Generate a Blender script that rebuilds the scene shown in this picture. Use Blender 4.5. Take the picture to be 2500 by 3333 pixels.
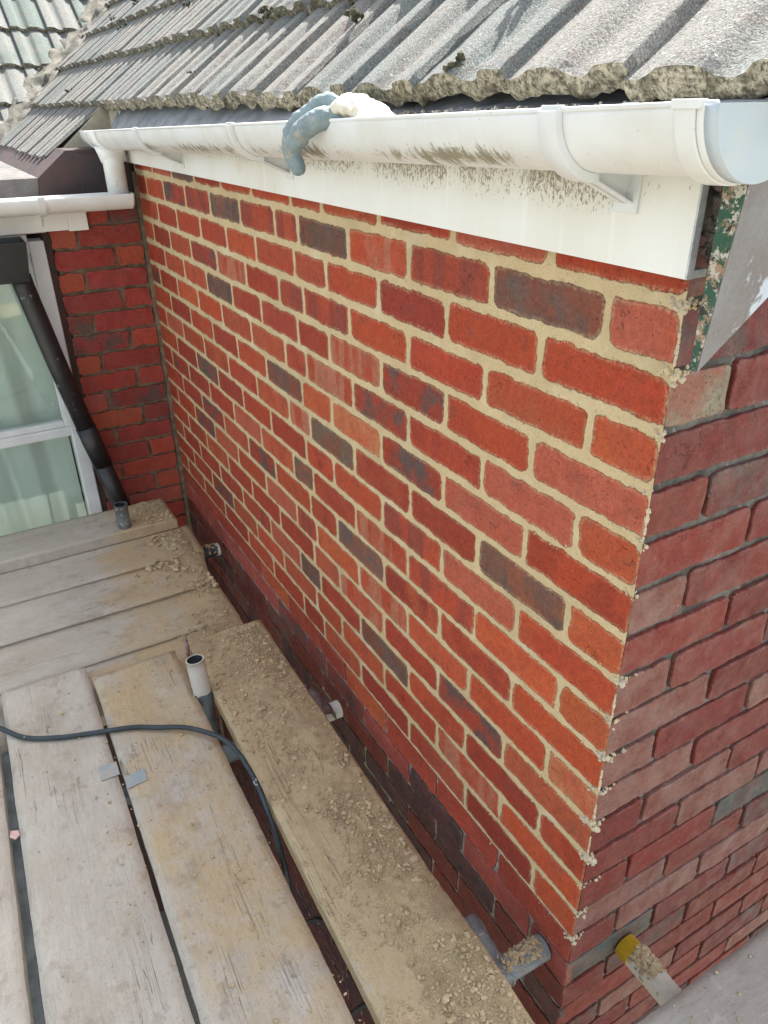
import bpy, bmesh, math, random
import numpy as np
from mathutils import Vector, Matrix, noise
R = math.radians
rnd = random.Random(7)
SC = bpy.context.scene
for o in list(bpy.data.objects): bpy.data.objects.remove(o)
COL = SC.collection

# ---------------------------------------------------------------- camera
cam_d = bpy.data.cameras.new('camera'); cam = bpy.data.objects.new('camera', cam_d); COL.objects.link(cam)
cam_d.sensor_fit = 'HORIZONTAL'; cam_d.sensor_width = 36.0; cam_d.lens = 35.043
cam_d.clip_start = 0.02; cam_d.clip_end = 400
M = Matrix(((0.5003, -0.4077, 0.7639, 0.5412), (0.8658, 0.2488, -0.4342, -0.6823), (-0.0130, 0.8786, 0.4774, 1.3915), (0, 0, 0, 1)))
cam.matrix_world = Matrix.Translation((0.5412, -0.6823, 1.3915)) @ M.to_3x3().to_quaternion().to_matrix().to_4x4()
SC.camera = cam
# ---------------------------------------------------------------- light
SUN = Vector((-0.22, 0.55, 0.81)).normalized()
EL = math.asin(SUN.z); AZ = math.atan2(SUN.x, SUN.y)
w = bpy.data.worlds.new('World'); SC.world = w; w.use_nodes = True
nt = w.node_tree; bg = nt.nodes['Background']
sky = nt.nodes.new('ShaderNodeTexSky'); sky.sky_type = 'NISHITA'; sky.sun_disc = False
sky.sun_elevation = EL; sky.sun_rotation = AZ; sky.air_density = 1.0; sky.dust_density = 3.0; sky.ozone_density = 0.6
hs = nt.nodes.new('ShaderNodeHueSaturation'); hs.inputs['Saturation'].default_value = 0.35
nt.links.new(sky.outputs[0], hs.inputs['Color']); nt.links.new(hs.outputs[0], bg.inputs['Color'])
bg.inputs['Strength'].default_value = 0.125
sl = bpy.data.lights.new('sun', 'SUN'); so = bpy.data.objects.new('sun', sl); COL.objects.link(so)
sl.energy = 5.0; sl.angle = R(0.5); sl.color = (1.0, 0.95, 0.88)
so.rotation_euler = SUN.to_track_quat('Z', 'Y').to_euler(); so.location = (-3, 6, 8)
SC.view_settings.view_transform = 'Standard'; SC.view_settings.look = 'None'
SC.view_settings.exposure = 1.80; SC.view_settings.gamma = 1.0
SC.cycles.max_bounces = 8; SC.cycles.transparent_max_bounces = 8

# ---------------------------------------------------------------- node helpers
class NT:
    def __init__(s, name):
        s.m = bpy.data.materials.new(name); s.m.use_nodes = True; s.t = s.m.node_tree
        s.b = s.t.nodes['Principled BSDF']; s.out = s.t.nodes['Material Output']
    def n(s, k, **kw):
        x = s.t.nodes.new('ShaderNode' + k)
        for a, v in kw.items(): setattr(x, a, v)
        return x
    def put(s, sock, v):
        if v is None: return
        if hasattr(v, 'is_linked') or isinstance(v, bpy.types.NodeSocket): s.t.links.new(v, sock)
        else: sock.default_value = v
    def math(s, op, a, b=None, c=None, clamp=False):
        x = s.n('Math', operation=op, use_clamp=clamp)
        s.put(x.inputs[0], a); s.put(x.inputs[1], b); s.put(x.inputs[2], c); return x.outputs[0]
    def ramp(s, v, a, b, to0=0.0, to1=1.0):
        x = s.n('MapRange', interpolation_type='SMOOTHSTEP')
        s.put(x.inputs[0], v); s.put(x.inputs[1], a); s.put(x.inputs[2], b); s.put(x.inputs[3], to0); s.put(x.inputs[4], to1); return x.outputs[0]
    def mix(s, f, a, b, bt='MIX'):
        x = s.n('Mix', data_type='RGBA', blend_type=bt)
        s.put(x.inputs[0], f); s.put(x.inputs[6], c4(a)); s.put(x.inputs[7], c4(b)); return x.outputs[2]
    def noise(s, vec, scale, detail=3, rough=0.55, dist=0.0, dims='3D'):
        x = s.n('TexNoise', noise_dimensions=dims); s.put(x.inputs['Vector'], vec)
        x.inputs['Scale'].default_value = scale; x.inputs['Detail'].default_value = detail
        x.inputs['Roughness'].default_value = rough; x.inputs['Distortion'].default_value = dist
        return x.outputs[0]
    def voro(s, vec, scale, feature='F1', rnd_=1.0):
        x = s.n('TexVoronoi', feature=feature); s.put(x.inputs['Vector'], vec); x.inputs['Scale'].default_value = scale
        x.inputs['Randomness'].default_value = rnd_; return x
    def attr(s, name): return s.n('Attribute', attribute_name=name)
    def vmath(s, op, a, b=None, sc=None):
        x = s.n('VectorMath', operation=op); s.put(x.inputs[0], a); s.put(x.inputs[1], b)
        if sc is not None: s.put(x.inputs['Scale'], sc)
        return x.outputs[1] if op in ('LENGTH', 'DOT_PRODUCT') else x.outputs[0]
    def scale(s, v, sx, sy, sz):
        x = s.n('Mapping'); s.put(x.inputs[0], v); x.inputs['Scale'].default_value = (sx, sy, sz); return x.outputs[0]
    def bump(s, h, dist, strength=1.0, prev=None):
        x = s.n('Bump'); s.put(x.inputs['Height'], h); x.inputs['Distance'].default_value = dist
        x.inputs['Strength'].default_value = strength; s.put(x.inputs['Normal'], prev); return x.outputs[0]
    def warp(s, v, sc):
        x = s.n('TexNoise'); s.put(x.inputs['Vector'], v); x.inputs['Scale'].default_value = sc; return x.outputs[1]
    def obj(s): return s.n('TexCoord').outputs['Object']
    def done(s, color=None, rough=0.8, normal=None, metal=0.0, spec=None):
        s.put(s.b.inputs['Base Color'], c4(color)); s.put(s.b.inputs['Roughness'], rough)
        s.put(s.b.inputs['Metallic'], metal); s.put(s.b.inputs['Normal'], normal)
        if spec is not None: s.put(s.b.inputs['Specular IOR Level'], spec)
        return s.m
def c4(c):
    if isinstance(c, (tuple, list)) and len(c) == 3: return (c[0], c[1], c[2], 1.0)
    return c

def mat_brick(name, mortar, mortar2, flat=True, dull=0.0):
    t = NT(name); P = t.obj()
    bl = t.attr('bl').outputs['Vector']; bh = t.attr('bh').outputs['Vector']
    ca = t.attr('ca').outputs['Color']; cb = t.attr('cb').outputs['Color']; pat = t.attr('pat').outputs['Vector']
    sb = t.n('SeparateXYZ'); t.put(sb.inputs[0], bl); lx, lz, seed = sb.outputs
    sh = t.n('SeparateXYZ'); t.put(sh.inputs[0], bh); hx, hz, fl = sh.outputs
    sp = t.n('SeparateXYZ'); t.put(sp.inputs[0], pat); band, blotch, haze = sp.outputs
    off = t.n('CombineXYZ'); t.put(off.inputs[0], t.math('MULTIPLY', seed, 3.7)); t.put(off.inputs[1], t.math('MULTIPLY', seed, 1.3))
    PS = t.vmath('ADD', P, off.outputs[0])
    nA = t.noise(P, 70, 3, 0.6); nB = t.noise(P, 330, 2, 0.6); nC = t.noise(PS, 14, 3, 0.6)
    r_ = 0.008
    r_ = t.ramp(t.noise(t.vmath('ADD', PS, t.scale(P, 2, 2, 2)), 9, 1), 0.35, 0.65, 0.004, 0.017)
    qx = t.math('ADD', t.math('SUBTRACT', t.math('ABSOLUTE', lx), hx), r_)
    qz = t.math('ADD', t.math('SUBTRACT', t.math('ABSOLUTE', lz), hz), r_)
    mx = t.math('MAXIMUM', qx, 0.0); mz = t.math('MAXIMUM', qz, 0.0)
    ln = t.math('SQRT', t.math('ADD', t.math('MULTIPLY', mx, mx), t.math('MULTIPLY', mz, mz)))
    d = t.math('SUBTRACT', t.math('ADD', ln, t.math('MINIMUM', t.math('MAXIMUM', qx, qz), 0.0)), r_)
    d0 = d
    jag = t.math('ADD', t.math('MULTIPLY', t.math('SUBTRACT', nA, 0.5), 0.0085), t.math('MULTIPLY', t.math('SUBTRACT', nB, 0.5), 0.0042))
    jag = t.math('ADD', jag, t.math('MULTIPLY', t.math('SUBTRACT', t.noise(P, 20, 2), 0.5), 0.013))
    d = t.math('ADD', d, jag)
    # brick body
    blo = t.math('MULTIPLY', t.ramp(nC, 0.42, 0.62), blotch)
    bandn = t.noise(t.vmath('ADD', t.scale(P, 1, 1, 0.12), off.outputs[0]), 26, 1, 0.3)
    bd = t.math('MULTIPLY', t.math('MULTIPLY', t.ramp(t.math('ADD', bandn, t.math('MULTIPLY', t.math('SUBTRACT', nC, .5), .25)), 0.44, 0.60), band), 0.8)
    col = t.mix(t.math('MAXIMUM', blo, bd), ca, cb)
    col = t.mix(t.ramp(t.noise(PS, 38, 4, 0.65), 0.3, 0.75, 0.0, 0.30), col, (0.25, 0.042, 0.022), 'MIX')
    fine = t.noise(P, 240, 3, 0.7)
    mott = t.ramp(t.noise(PS, 105, 5, 0.75), 0.33, 0.67, 0.66, 1.30)
    cmb = t.n('CombineXYZ'); [t.put(cmb.inputs[i_], mott) for i_ in range(3)]
    col = t.mix(0.42, col, cmb.outputs[0], 'MULTIPLY')
    soot = t.ramp(t.noise(PS, 15, 7, 0.78), 0.53, 0.68)
    col = t.mix(t.math('MULTIPLY', soot, 0.42), col, (0.13, 0.055, 0.045))
    col = t.mix(0.6, col, t.mix(fine, (0.50, 0.50, 0.50), (1.50, 1.50, 1.50)), 'MULTIPLY')
    pit = t.ramp(t.noise(P, 230, 2, 0.6), 0.615, 0.68)
    patch = t.ramp(t.noise(P, 30, 2), 0.45, 0.62)
    col = t.mix(t.math('MULTIPLY', t.math('MULTIPLY', pit, 0.75), t.math('ADD', t.math('MULTIPLY', patch, 0.7), 0.3)), col, (0.07, 0.02, 0.02))
    crk = t.voro(t.vmath('ADD', PS, t.vmath('SCALE', t.warp(P, 70), sc=0.022)), 30, 'DISTANCE_TO_EDGE').outputs['Distance']
    ck = t.math('MULTIPLY', t.ramp(crk, 0.0, 0.028, 1.0, 0.0), t.ramp(t.noise(PS, 21, 3), 0.60, 0.70))
    col = t.mix(t.math('MULTIPLY', ck, 0.55), col, (0.09, 0.022, 0.018))
    wh = t.ramp(t.noise(P, 150, 3, 0.7), 0.63, 0.72)
    col = t.mix(t.math('MULTIPLY', wh, 0.26), col, (0.62, 0.42, 0.36))
    # whitish bloom on weathered faces
    hz_ = t.math('MULTIPLY', t.math('MULTIPLY', t.ramp(t.noise(PS, 20, 4, 0.65), 0.38, 0.72), haze), 0.85)
    col = t.mix(hz_, col, (0.27, 0.165, 0.14))
    # smear of mortar just inside the edge
    fr = t.math('MULTIPLY', t.ramp(d, -0.0075, -0.0005), t.math('MULTIPLY', t.ramp(t.noise(P, 170, 4, 0.75), 0.42, 0.56), t.ramp(t.noise(P, 18, 3), 0.35, 0.6, .25, 1.0)))
    smear = t.mix(0.55, col, mortar if flat else (0.40, 0.30, 0.26))
    col = t.mix(t.math('MULTIPLY', fr, 0.75 if flat else 0.35), col, smear)
    dk = t.math('MULTIPLY', t.ramp(d, -0.0018, -0.0004), t.ramp(t.noise(P, 24, 4), 0.55, 0.64))
    col = t.mix(t.math('MULTIPLY', dk, 0.6), col, (0.12, 0.095, 0.06))
    hb = t.math('ADD', t.math('MULTIPLY', fine, 0.5), t.math('MULTIPLY', t.noise(P, 60, 2), 0.7))
    hb = t.math('SUBTRACT', hb, t.math('ADD', t.math('MULTIPLY', pit, 0.5), ck))
    if flat:
        m = t.ramp(d, -0.0006, 0.0008)
        mn = t.ramp(t.noise(P, 16, 6, 0.75), 0.3, 0.7)
        mc = t.mix(mn, mortar, mortar2)
        g = t.noise(P, 520, 2, 0.7)
        mc = t.mix(0.55, mc, t.mix(g, (0.40, 0.40, 0.40), (1.6, 1.6, 1.6)), 'MULTIPLY')
        mc = t.mix(t.math('MULTIPLY', t.ramp(t.noise(P, 150, 4, .8), 0.5, 0.68), 0.38), mc, (0.36, 0.27, 0.15))
        mc = t.mix(t.math('MULTIPLY', t.ramp(t.noise(P, 7, 4, .7), 0.52, 0.70), 0.6), mc, (0.66, 0.57, 0.42))
        mc = t.mix(t.math('MULTIPLY', t.ramp(t.noise(P, 3.1, 4, .7), 0.50, 0.66), 0.45), mc, (0.40, 0.31, 0.19))
        mc = t.mix(t.math('MULTIPLY', t.ramp(t.noise(P, 300, 1), 0.68, 0.74), 0.5), mc, (0.20, 0.15, 0.08))
        mc = t.mix(t.math('MULTIPLY', t.ramp(t.noise(t.scale(P, 1, 1, 1), 95, 3, 0.6), 0.60, 0.70), 0.35), mc, (0.33, 0.25, 0.14))
        col = t.mix(m, col, mc)
        hm = t.math('ADD', t.math('ADD', t.math('MULTIPLY', g, 0.7), t.math('MULTIPLY', t.noise(P, 120, 3), 0.8)), 1.0)
        hgt = t.n('Mix', data_type='FLOAT'); t.put(hgt.inputs[0], m); t.put(hgt.inputs[2], hb); t.put(hgt.inputs[3], hm)
        hb = hgt.outputs[0]
        groove = t.math('MULTIPLY', t.ramp(t.math('ABSOLUTE', d), 0.0, 0.0014, -1.0, 0.0), t.ramp(t.noise(P, 30, 2), 0.4, 0.6))
        hb = t.math('ADD', hb, groove)
    rough = t.ramp(t.noise(P, 25, 3), 0.3, 0.7, 0.72, 0.95) if flat else t.ramp(t.noise(P, 25, 3), 0.3, 0.7, 0.45, 0.8)
    return t.done(col, rough, t.bump(hb, 0.0015, 1.0), spec=0.3)

def mat_noise(name, a, b, scale=20, rough=0.8, fine=300, bump=0.001, metal=0.0, detail=5, spots=None, spotc=(0.05, 0.04, 0.03), spotth=0.62, spotscale=12, fineamt=0.4, spec=None):
    t = NT(name); P = t.obj()
    col = t.mix(t.ramp(t.noise(P, scale, detail, 0.6), 0.32, 0.68), a, b)
    f = t.noise(P, fine, 3, 0.7)
    col = t.mix(fineamt, col, t.mix(f, (0.45, 0.45, 0.45), (1.55, 1.55, 1.55)), 'MULTIPLY')
    if spots: col = t.mix(t.math('MULTIPLY', t.ramp(t.noise(P, spotscale, 5, 0.7), spotth, spotth + 0.06), spots), col, spotc)
    return t.done(col, rough, t.bump(t.math('ADD', f, t.noise(P, scale * 3, 3)), bump), metal, spec)

def mat_plastic(name, base, dirt=1.0):
    """white uPVC with algae streaks near the bottom of the gutter (attribute 'wear' 0..1)"""
    t = NT(name); P = t.obj()
    wear = t.attr('wear').outputs['Fac']
    dust = t.ramp(t.noise(P, 9, 6, 0.7), 0.35, 0.70)
    col = t.mix(t.math('MULTIPLY', dust, 0.5), base, (0.60, 0.58, 0.51))
    st = t.noise(t.scale(P, 1, 0.25, 0.25), 55, 4, 0.75, 0.6)
    sp = t.noise(P, 200, 3, 0.7)
    v = t.math('ADD', t.math('MULTIPLY', st, 0.75), t.math('MULTIPLY', sp, 0.25))
    th = t.math('SUBTRACT', 0.68, t.math('MULTIPLY', wear, 0.36))
    a = t.ramp(t.math('SUBTRACT', v, th), 0.0, 0.13)
    a = t.math('MULTIPLY', a, t.ramp(wear, 0.02, 0.2))
    col = t.mix(t.math('MULTIPLY', a, 0.85), col, t.mix(sp, (0.10, 0.09, 0.04), (0.30, 0.27, 0.15)))
    col = t.mix(t.math('MULTIPLY', t.ramp(t.noise(P, 150, 2), 0.70, 0.76), 0.5), col, (0.40, 0.36, 0.30))
    return t.done(col, 0.42, t.bump(t.noise(P, 40, 2), 0.0006, 0.5))

def mat_fascia(name):
    t = NT(name); P = t.obj()
    s = t.n('SeparateXYZ'); t.put(s.inputs[0], P)
    col = t.mix(t.ramp(t.noise(t.scale(P, 1, 1, 0.25), 5, 5, 0.6), 0.3, 0.75), (0.82, 0.825, 0.80), (0.745, 0.725, 0.66))
    # stippled grime of spots just under the gutter
    mask = t.math('MULTIPLY', t.math('MULTIPLY', t.ramp(s.outputs[2], 1.252, 1.318), t.ramp(s.outputs[0], -.11, -.02, 1.0, 0.35)), t.ramp(t.noise(t.scale(P, 1, 1, 0.35), 9, 3, 0.6), 0.25, 0.50, 0.35, 1.0))
    v = t.noise(t.scale(P, 1, 1, 0.55), 230, 2, 0.8)
    th = t.math('SUBTRACT', 0.78, t.math('MULTIPLY', mask, 0.36))
    a = t.ramp(t.math('SUBTRACT', v, th), -0.02, 0.12)
    col = t.mix(t.math('MULTIPLY', mask, 0.30), col, (0.50, 0.42, 0.31))
    col = t.mix(t.math('MULTIPLY', a, 0.85), col, (0.22, 0.17, 0.11))
    wst = t.ramp(t.noise(t.scale(P, 1, 1, 0.06), 60, 2, 0.5), 0.60, 0.68)
    col = t.mix(t.math('MULTIPLY', wst, 0.35), col, (0.88, 0.87, 0.84))
    st = t.ramp(t.noise(t.scale(P, 1, 1, 0.4), 16, 4), 0.62, 0.72)
    col = t.mix(t.math('MULTIPLY', st, 0.25), col, (0.62, 0.48, 0.33))
    return t.done(col, 0.4, t.bump(v, 0.0004, 0.4))

def mat_tile(name, pale, pink, green):
    t = NT(name); P = t.obj()
    tr = t.attr('tr').outputs['Vector']; s = t.n('SeparateXYZ'); t.put(s.inputs[0], tr); r1, hgt, edge = s.outputs
    n1 = t.noise(P, 6, 5, 0.65); n2 = t.noise(P, 26, 4, 0.7)
    col = t.mix(t.ramp(t.math('ADD', n1, t.math('MULTIPLY', t.math('SUBTRACT', r1, 0.5), 0.4)), 0.40, 0.66), pale, green)
    pk = t.math('MULTIPLY', t.ramp(t.math('ADD', t.math('MULTIPLY', n2, .6), t.math('MULTIPLY', t.noise(P, 90, 4, .8), .4)), 0.53, 0.60), 0.55)
    col = t.mix(pk, col, pink)
    f = t.noise(P, 380, 3, 0.8)
    col = t.mix(0.75, col, t.mix(t.ramp(f, 0.3, 0.7), (0.30, 0.30, 0.30), (1.7, 1.7, 1.7)), 'MULTIPLY')
    lich = t.ramp(t.noise(P, 140, 3, 0.7), 0.66, 0.72)
    col = t.mix(t.math('MULTIPLY', lich, 0.7), col, (0.60, 0.60, 0.55))
    moss = t.ramp(t.noise(P, 30, 4, 0.8), 0.67, 0.72)
    col = t.mix(t.math('MULTIPLY', moss, 0.8), col, (0.05, 0.05, 0.035))
    ec = t.mix(t.ramp(t.noise(P, 120, 8, 0.8), 0.40, 0.60), (0.070, 0.066, 0.048), (0.38, 0.345, 0.265))
    ec = t.mix(t.math('MULTIPLY', t.ramp(t.noise(P, 34, 3), 0.50, 0.62), 0.6), ec, (0.055, 0.052, 0.036))
    ec = t.mix(t.math('MULTIPLY', t.ramp(t.noise(P, 60, 6, .8), 0.60, 0.70), .7), ec, (0.19, 0.075, 0.065))
    col = t.mix(edge, col, ec)
    h = t.math('ADD', f, t.math('MULTIPLY', t.noise(P, 90, 4, 0.7), 1.2))
    return t.done(col, 0.97, t.bump(h, 0.0022), spec=0.15)

def mat_wood(name, pale, mid, along=0, sand=1.0):
    """board timber; attribute 'dust' = amount of mortar dust; grain runs along local x"""
    t = NT(name); P = t.obj()
    dust = t.attr('dust').outputs['Fac']
    info = t.n('ObjectInfo').outputs['Random']
    off = t.n('CombineXYZ'); t.put(off.inputs[0], t.math('MULTIPLY', info, 31.0)); t.put(off.inputs[1], t.math('MULTIPLY', info, 7.0))
    Q = t.vmath('ADD', P, off.outputs[0])
    g = t.noise(t.scale(Q, 0.9, 34, 6), 5.5, 4, 0.6, 0.8)
    g2 = t.noise(t.scale(Q, 1.5, 60, 60), 14, 3, 0.6)
    big = t.noise(t.scale(Q, 1, 2.2, 1), 3.2, 5, 0.65)
    col = t.mix(t.ramp(big, 0.3, 0.72), pale, mid)
    gm = t.math('MULTIPLY', t.ramp(g, 0.50, 0.60), t.ramp(t.noise(Q, 2.5, 2), 0.38, 0.62))
    col = t.mix(t.math('MULTIPLY', gm, 0.15), col, (0.27, 0.21, 0.15))
    col = t.mix(t.math('MULTIPLY', t.ramp(g2, 0.56, 0.68), 0.14), col, (0.24, 0.20, 0.16))
    # thin long checks
    ckn = t.noise(t.scale(Q, 0.5, 26, 1), 4.0, 2, 0.5, 0.2)
    ck = t.ramp(t.math('ABSOLUTE', t.math('SUBTRACT', ckn, 0.5)), 0.0, 0.006, 1.0, 0.0)
    ck = t.math('MULTIPLY', ck, t.ramp(t.noise(t.scale(Q, 1, 4, 1), 3.0, 1), 0.58, 0.62))
    col = t.mix(t.math('MULTIPLY', ck, 0.30), col, (0.10, 0.08, 0.06))
    # damp stains
    sta = t.ramp(t.noise(t.scale(Q, 1, 1, 1), 5.5, 7, 0.75), 0.50, 0.66)
    stm = t.math('MULTIPLY', sta, t.math('ADD', t.math('MULTIPLY', dust, 0.95), 0.14), clamp=True)
    col = t.mix(stm, col, (0.245, 0.195, 0.135))
    dots = t.math('MAXIMUM', t.ramp(t.noise(Q, 22, 3, 0.5), 0.60, 0.66), t.math('MULTIPLY', t.ramp(t.noise(Q, 60, 2, 0.5), 0.63, 0.68), .8))
    col = t.mix(t.math('MULTIPLY', dots, t.math('ADD', t.math('MULTIPLY', dust, 0.55), 0.07)), col, (0.20, 0.16, 0.12))
    # sand
    sn = t.math('ADD', t.math('MULTIPLY', t.noise(Q, 8, 6, 0.72), 0.8), t.math('MULTIPLY', t.noise(Q, 120, 2), 0.2))
    sa = t.ramp(t.math('ADD', sn, t.math('MULTIPLY', dust, 0.62)), 0.66, 0.98)
    sc = t.mix(t.noise(Q, 300, 2, 0.8), (0.34, 0.255, 0.145), (0.62, 0.49, 0.30))
    col = t.mix(t.math('MULTIPLY', sa, 0.9 * sand), col, sc)
    f = t.noise(P, 420, 3, 0.7)
    col = t.mix(0.5, col, t.mix(f, (0.62, 0.62, 0.62), (1.38, 1.38, 1.38)), 'MULTIPLY')
    mot = t.ramp(t.noise(t.scale(Q, 1, 5, 1), 26, 6, 0.8), 0.32, 0.68, 0.80, 1.16); cm_ = t.n('CombineXYZ'); [t.put(cm_.inputs[i_], mot) for i_ in range(3)]
    col = t.mix(0.40, col, cm_.outputs[0], 'MULTIPLY')
    wet = t.math('MULTIPLY', t.ramp(t.noise(Q, 9, 7, 0.78), 0.53, 0.66), t.math('MULTIPLY', dust, 0.42))
    col = t.mix(wet, col, (0.25, 0.19, 0.12))
    pale_ = t.math('MULTIPLY', t.ramp(t.noise(Q, 12, 6, 0.75), 0.55, 0.68), 0.45)
    col = t.mix(pale_, col, (0.56, 0.52, 0.45))
    lum = t.ramp(t.noise(P, 170, 2, 0.7), 0.64, 0.70)
    col = t.mix(t.math('MULTIPLY', lum, 0.4), col, (0.66, 0.60, 0.48))
    h = t.math('ADD', t.math('MULTIPLY', g, 0.35), t.math('ADD', t.math('MULTIPLY', f, 0.8), t.math('MULTIPLY', lum, 1.0)))
    h = t.math('SUBTRACT', h, t.math('MULTIPLY', ck, 2.0))
    return t.done(col, 0.9, t.bump(h, 0.0011), spec=0.2)

def mat_tube(name, clean, paint, th=0.5):
    t = NT(name); P = t.obj()
    pa = t.attr('dust').outputs['Fac']
    n = t.math('ADD', t.noise(P, 45, 4, 0.7), t.math('MULTIPLY', t.math('SUBTRACT', pa, 0.5), 0.9))
    k = t.ramp(n, th, th + 0.04)
    base = t.mix(t.ramp(t.noise(P, 20, 4), 0.3, 0.7), clean, tuple(x * 0.55 for x in clean))
    pc = t.mix(t.noise(P, 180, 3, 0.7), tuple(x * 0.72 for x in paint), paint)
    col = t.mix(k, base, pc)
    return t.done(col, t.ramp(k, 0, 1, 0.42, 0.9), t.bump(t.math('ADD', k, t.noise(P, 160, 3)), 0.0008), spec=0.5)

SANDC, SANDC2 = (0.61, 0.48, 0.285), (0.53, 0.41, 0.235)
m_main = mat_brick('pointed_brick', SANDC, SANDC2, True)
m_raked = mat_brick('raked_brick', (0.3, 0.27, 0.22), (0.3, 0.27, 0.22), False)
m_joint = mat_noise('old_mortar', (0.33, 0.31, 0.27), (0.17, 0.16, 0.14), 30, 0.95, 260, 0.002, spots=0.8, spotc=(0.02, 0.02, 0.02), spotscale=18)
m_joint2 = mat_noise('old_mortar_brown', (0.24, 0.185, 0.12), (0.11, 0.085, 0.06), 30, 0.95, 260, 0.002, spots=0.7, spotc=(0.02, 0.015, 0.012), spotscale=18)
m_lump = mat_noise('fresh_mortar', (0.56, 0.47, 0.30), (0.50, 0.45, 0.36), 30, 0.95, 330, 0.001, fineamt=.7)
m_white = mat_plastic('white_plastic', (0.74, 0.76, 0.76))
m_cap = mat_plastic('shade_blue_plastic', (0.44, 0.53, 0.60))  # stop end colour carries the blue skylit shade of white plastic
m_brkt = mat_plastic('bracket_plastic', (0.70, 0.72, 0.73))
m_fascia = mat_fascia('fascia_plastic')
m_fasc_edge = mat_noise('cut_plastic', (0.42, 0.45, 0.47), (0.60, 0.62, 0.62), 40, 0.7, 300, 0.0005)
m_tile = mat_tile('concrete_tile', (0.225, 0.220, 0.206), (0.180, 0.140, 0.130), (0.185, 0.198, 0.190))
m_tile2 = mat_tile('green_red_tile', (0.165, 0.172, 0.165), (0.165, 0.118, 0.108), (0.118, 0.145, 0.135))
m_roofmortar = mat_noise('roof_mortar', (0.19, 0.18, 0.155), (0.09, 0.088, 0.075), 14, 0.97, 220, 0.006, spots=0.8, spotc=(0.03, 0.03, 0.025), spotth=0.58)
m_cream = mat_noise('cream_render', (0.48, 0.44, 0.34), (0.34, 0.31, 0.24), 14, 0.95, 240, 0.004)
m_felt = mat_noise('grey_felt', (0.23, 0.25, 0.27), (0.13, 0.145, 0.16), 20, 0.75, 350, 0.001, spots=0.6, spotc=(0.42, 0.40, 0.35), spotth=0.64, spotscale=30)
m_cheek = mat_noise('slate_red_felt', (0.040, 0.038, 0.042), (0.075, 0.045, 0.043), 8, 0.85, 260, 0.002, fineamt=0.8)
m_bay = mat_noise('mineral_felt', (0.10, 0.098, 0.096), (0.165, 0.152, 0.148), 18, 0.95, 260, 0.003, fineamt=0.9, spots=0.5, spotc=(0.10, 0.07, 0.06), spotscale=16)
m_board = mat_wood('scaffold_timber', (0.505, 0.475, 0.415), (0.415, 0.375, 0.31))
m_board2 = mat_wood('grey_timber', (0.42, 0.40, 0.36), (0.32, 0.30, 0.27), sand=0.3)
m_sand = mat_noise('mortar_dust', (0.50, 0.395, 0.235), (0.36, 0.275, 0.165), 11, 0.97, 300, 0.003, fineamt=0.75, spots=0.5, spotc=(0.22, 0.17, 0.11), spotth=0.57, spotscale=16, detail=8)
m_crumb = mat_noise('mortar_crumb', (0.56, 0.45, 0.28), (0.34, 0.26, 0.155), 38, 0.97, 500, 0.001, fineamt=0.6)
m_galv = mat_tube('galvanised_tube', (0.20, 0.225, 0.235), (0.52, 0.49, 0.42), 0.62)
m_whitetube = mat_tube('painted_tube', (0.16, 0.20, 0.22), (0.62, 0.60, 0.54), 0.50)
m_darkin = mat_noise('tube_inside', (0.06, 0.08, 0.09), (0.14, 0.17, 0.19), 30, 0.8, 200, 0.001)
m_blacktube = mat_tube('black_tube', (0.035, 0.04, 0.045), (0.50, 0.50, 0.48), 0.66)
m_yellow = mat_noise('yellow_tape', (0.85, 0.56, 0.03), (0.72, 0.46, 0.03), 40, 0.6, 200, 0.0005)
m_rust = mat_noise('rusty_steel', (0.10, 0.055, 0.05), (0.20, 0.17, 0.17), 40, 0.6, 200, 0.001, metal=0.2)
m_plate = mat_noise('zinc_plate', (0.27, 0.32, 0.34), (0.36, 0.36, 0.33), 30, 0.55, 200, 0.0006, spots=0.6, spotc=(0.42, 0.34, 0.22), spotth=0.56, spotscale=30)
m_hose = mat_tube('hose_rubber', (0.030, 0.048, 0.058), (0.34, 0.36, 0.34), 0.52)
m_glove = mat_noise('latex_blue', (0.17, 0.235, 0.26), (0.25, 0.315, 0.33), 30, 0.7, 200, 0.001, spots=0.6, spotc=(0.44, 0.38, 0.29), spotth=0.55, spotscale=26)
m_knit = mat_noise('cream_knit', (0.68, 0.60, 0.47), (0.80, 0.75, 0.64), 40, 0.95, 420, 0.001)
m_black = mat_noise('black_plastic', (0.008, 0.009, 0.010), (0.014, 0.015, 0.017), 8, 0.32, 260, 0.0004, spots=0.6, spotc=(0.30, 0.31, 0.32), spotth=0.70, spotscale=24)
m_frame = mat_noise('window_frame_white', (0.68, 0.71, 0.72), (0.60, 0.62, 0.62), 10, 0.45, 200, 0.0003, fineamt=0.12)
m_dark = mat_noise('dark_void', (0.01, 0.009, 0.008), (0.02, 0.018, 0.016), 10, 0.9)
m_steelpin = mat_noise('pin', (0.20, 0.09, 0.08), (0.35, 0.25, 0.24), 60, 0.7)
m_ground = mat_noise('patio_ground', (0.24, 0.23, 0.20), (0.17, 0.165, 0.14), 1.2, 0.95, 60, 0.004)
m_grass = mat_noise('lawn_green', (0.05, 0.09, 0.03), (0.08, 0.12, 0.04), 3, 0.95, 90, 0.01)

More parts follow.
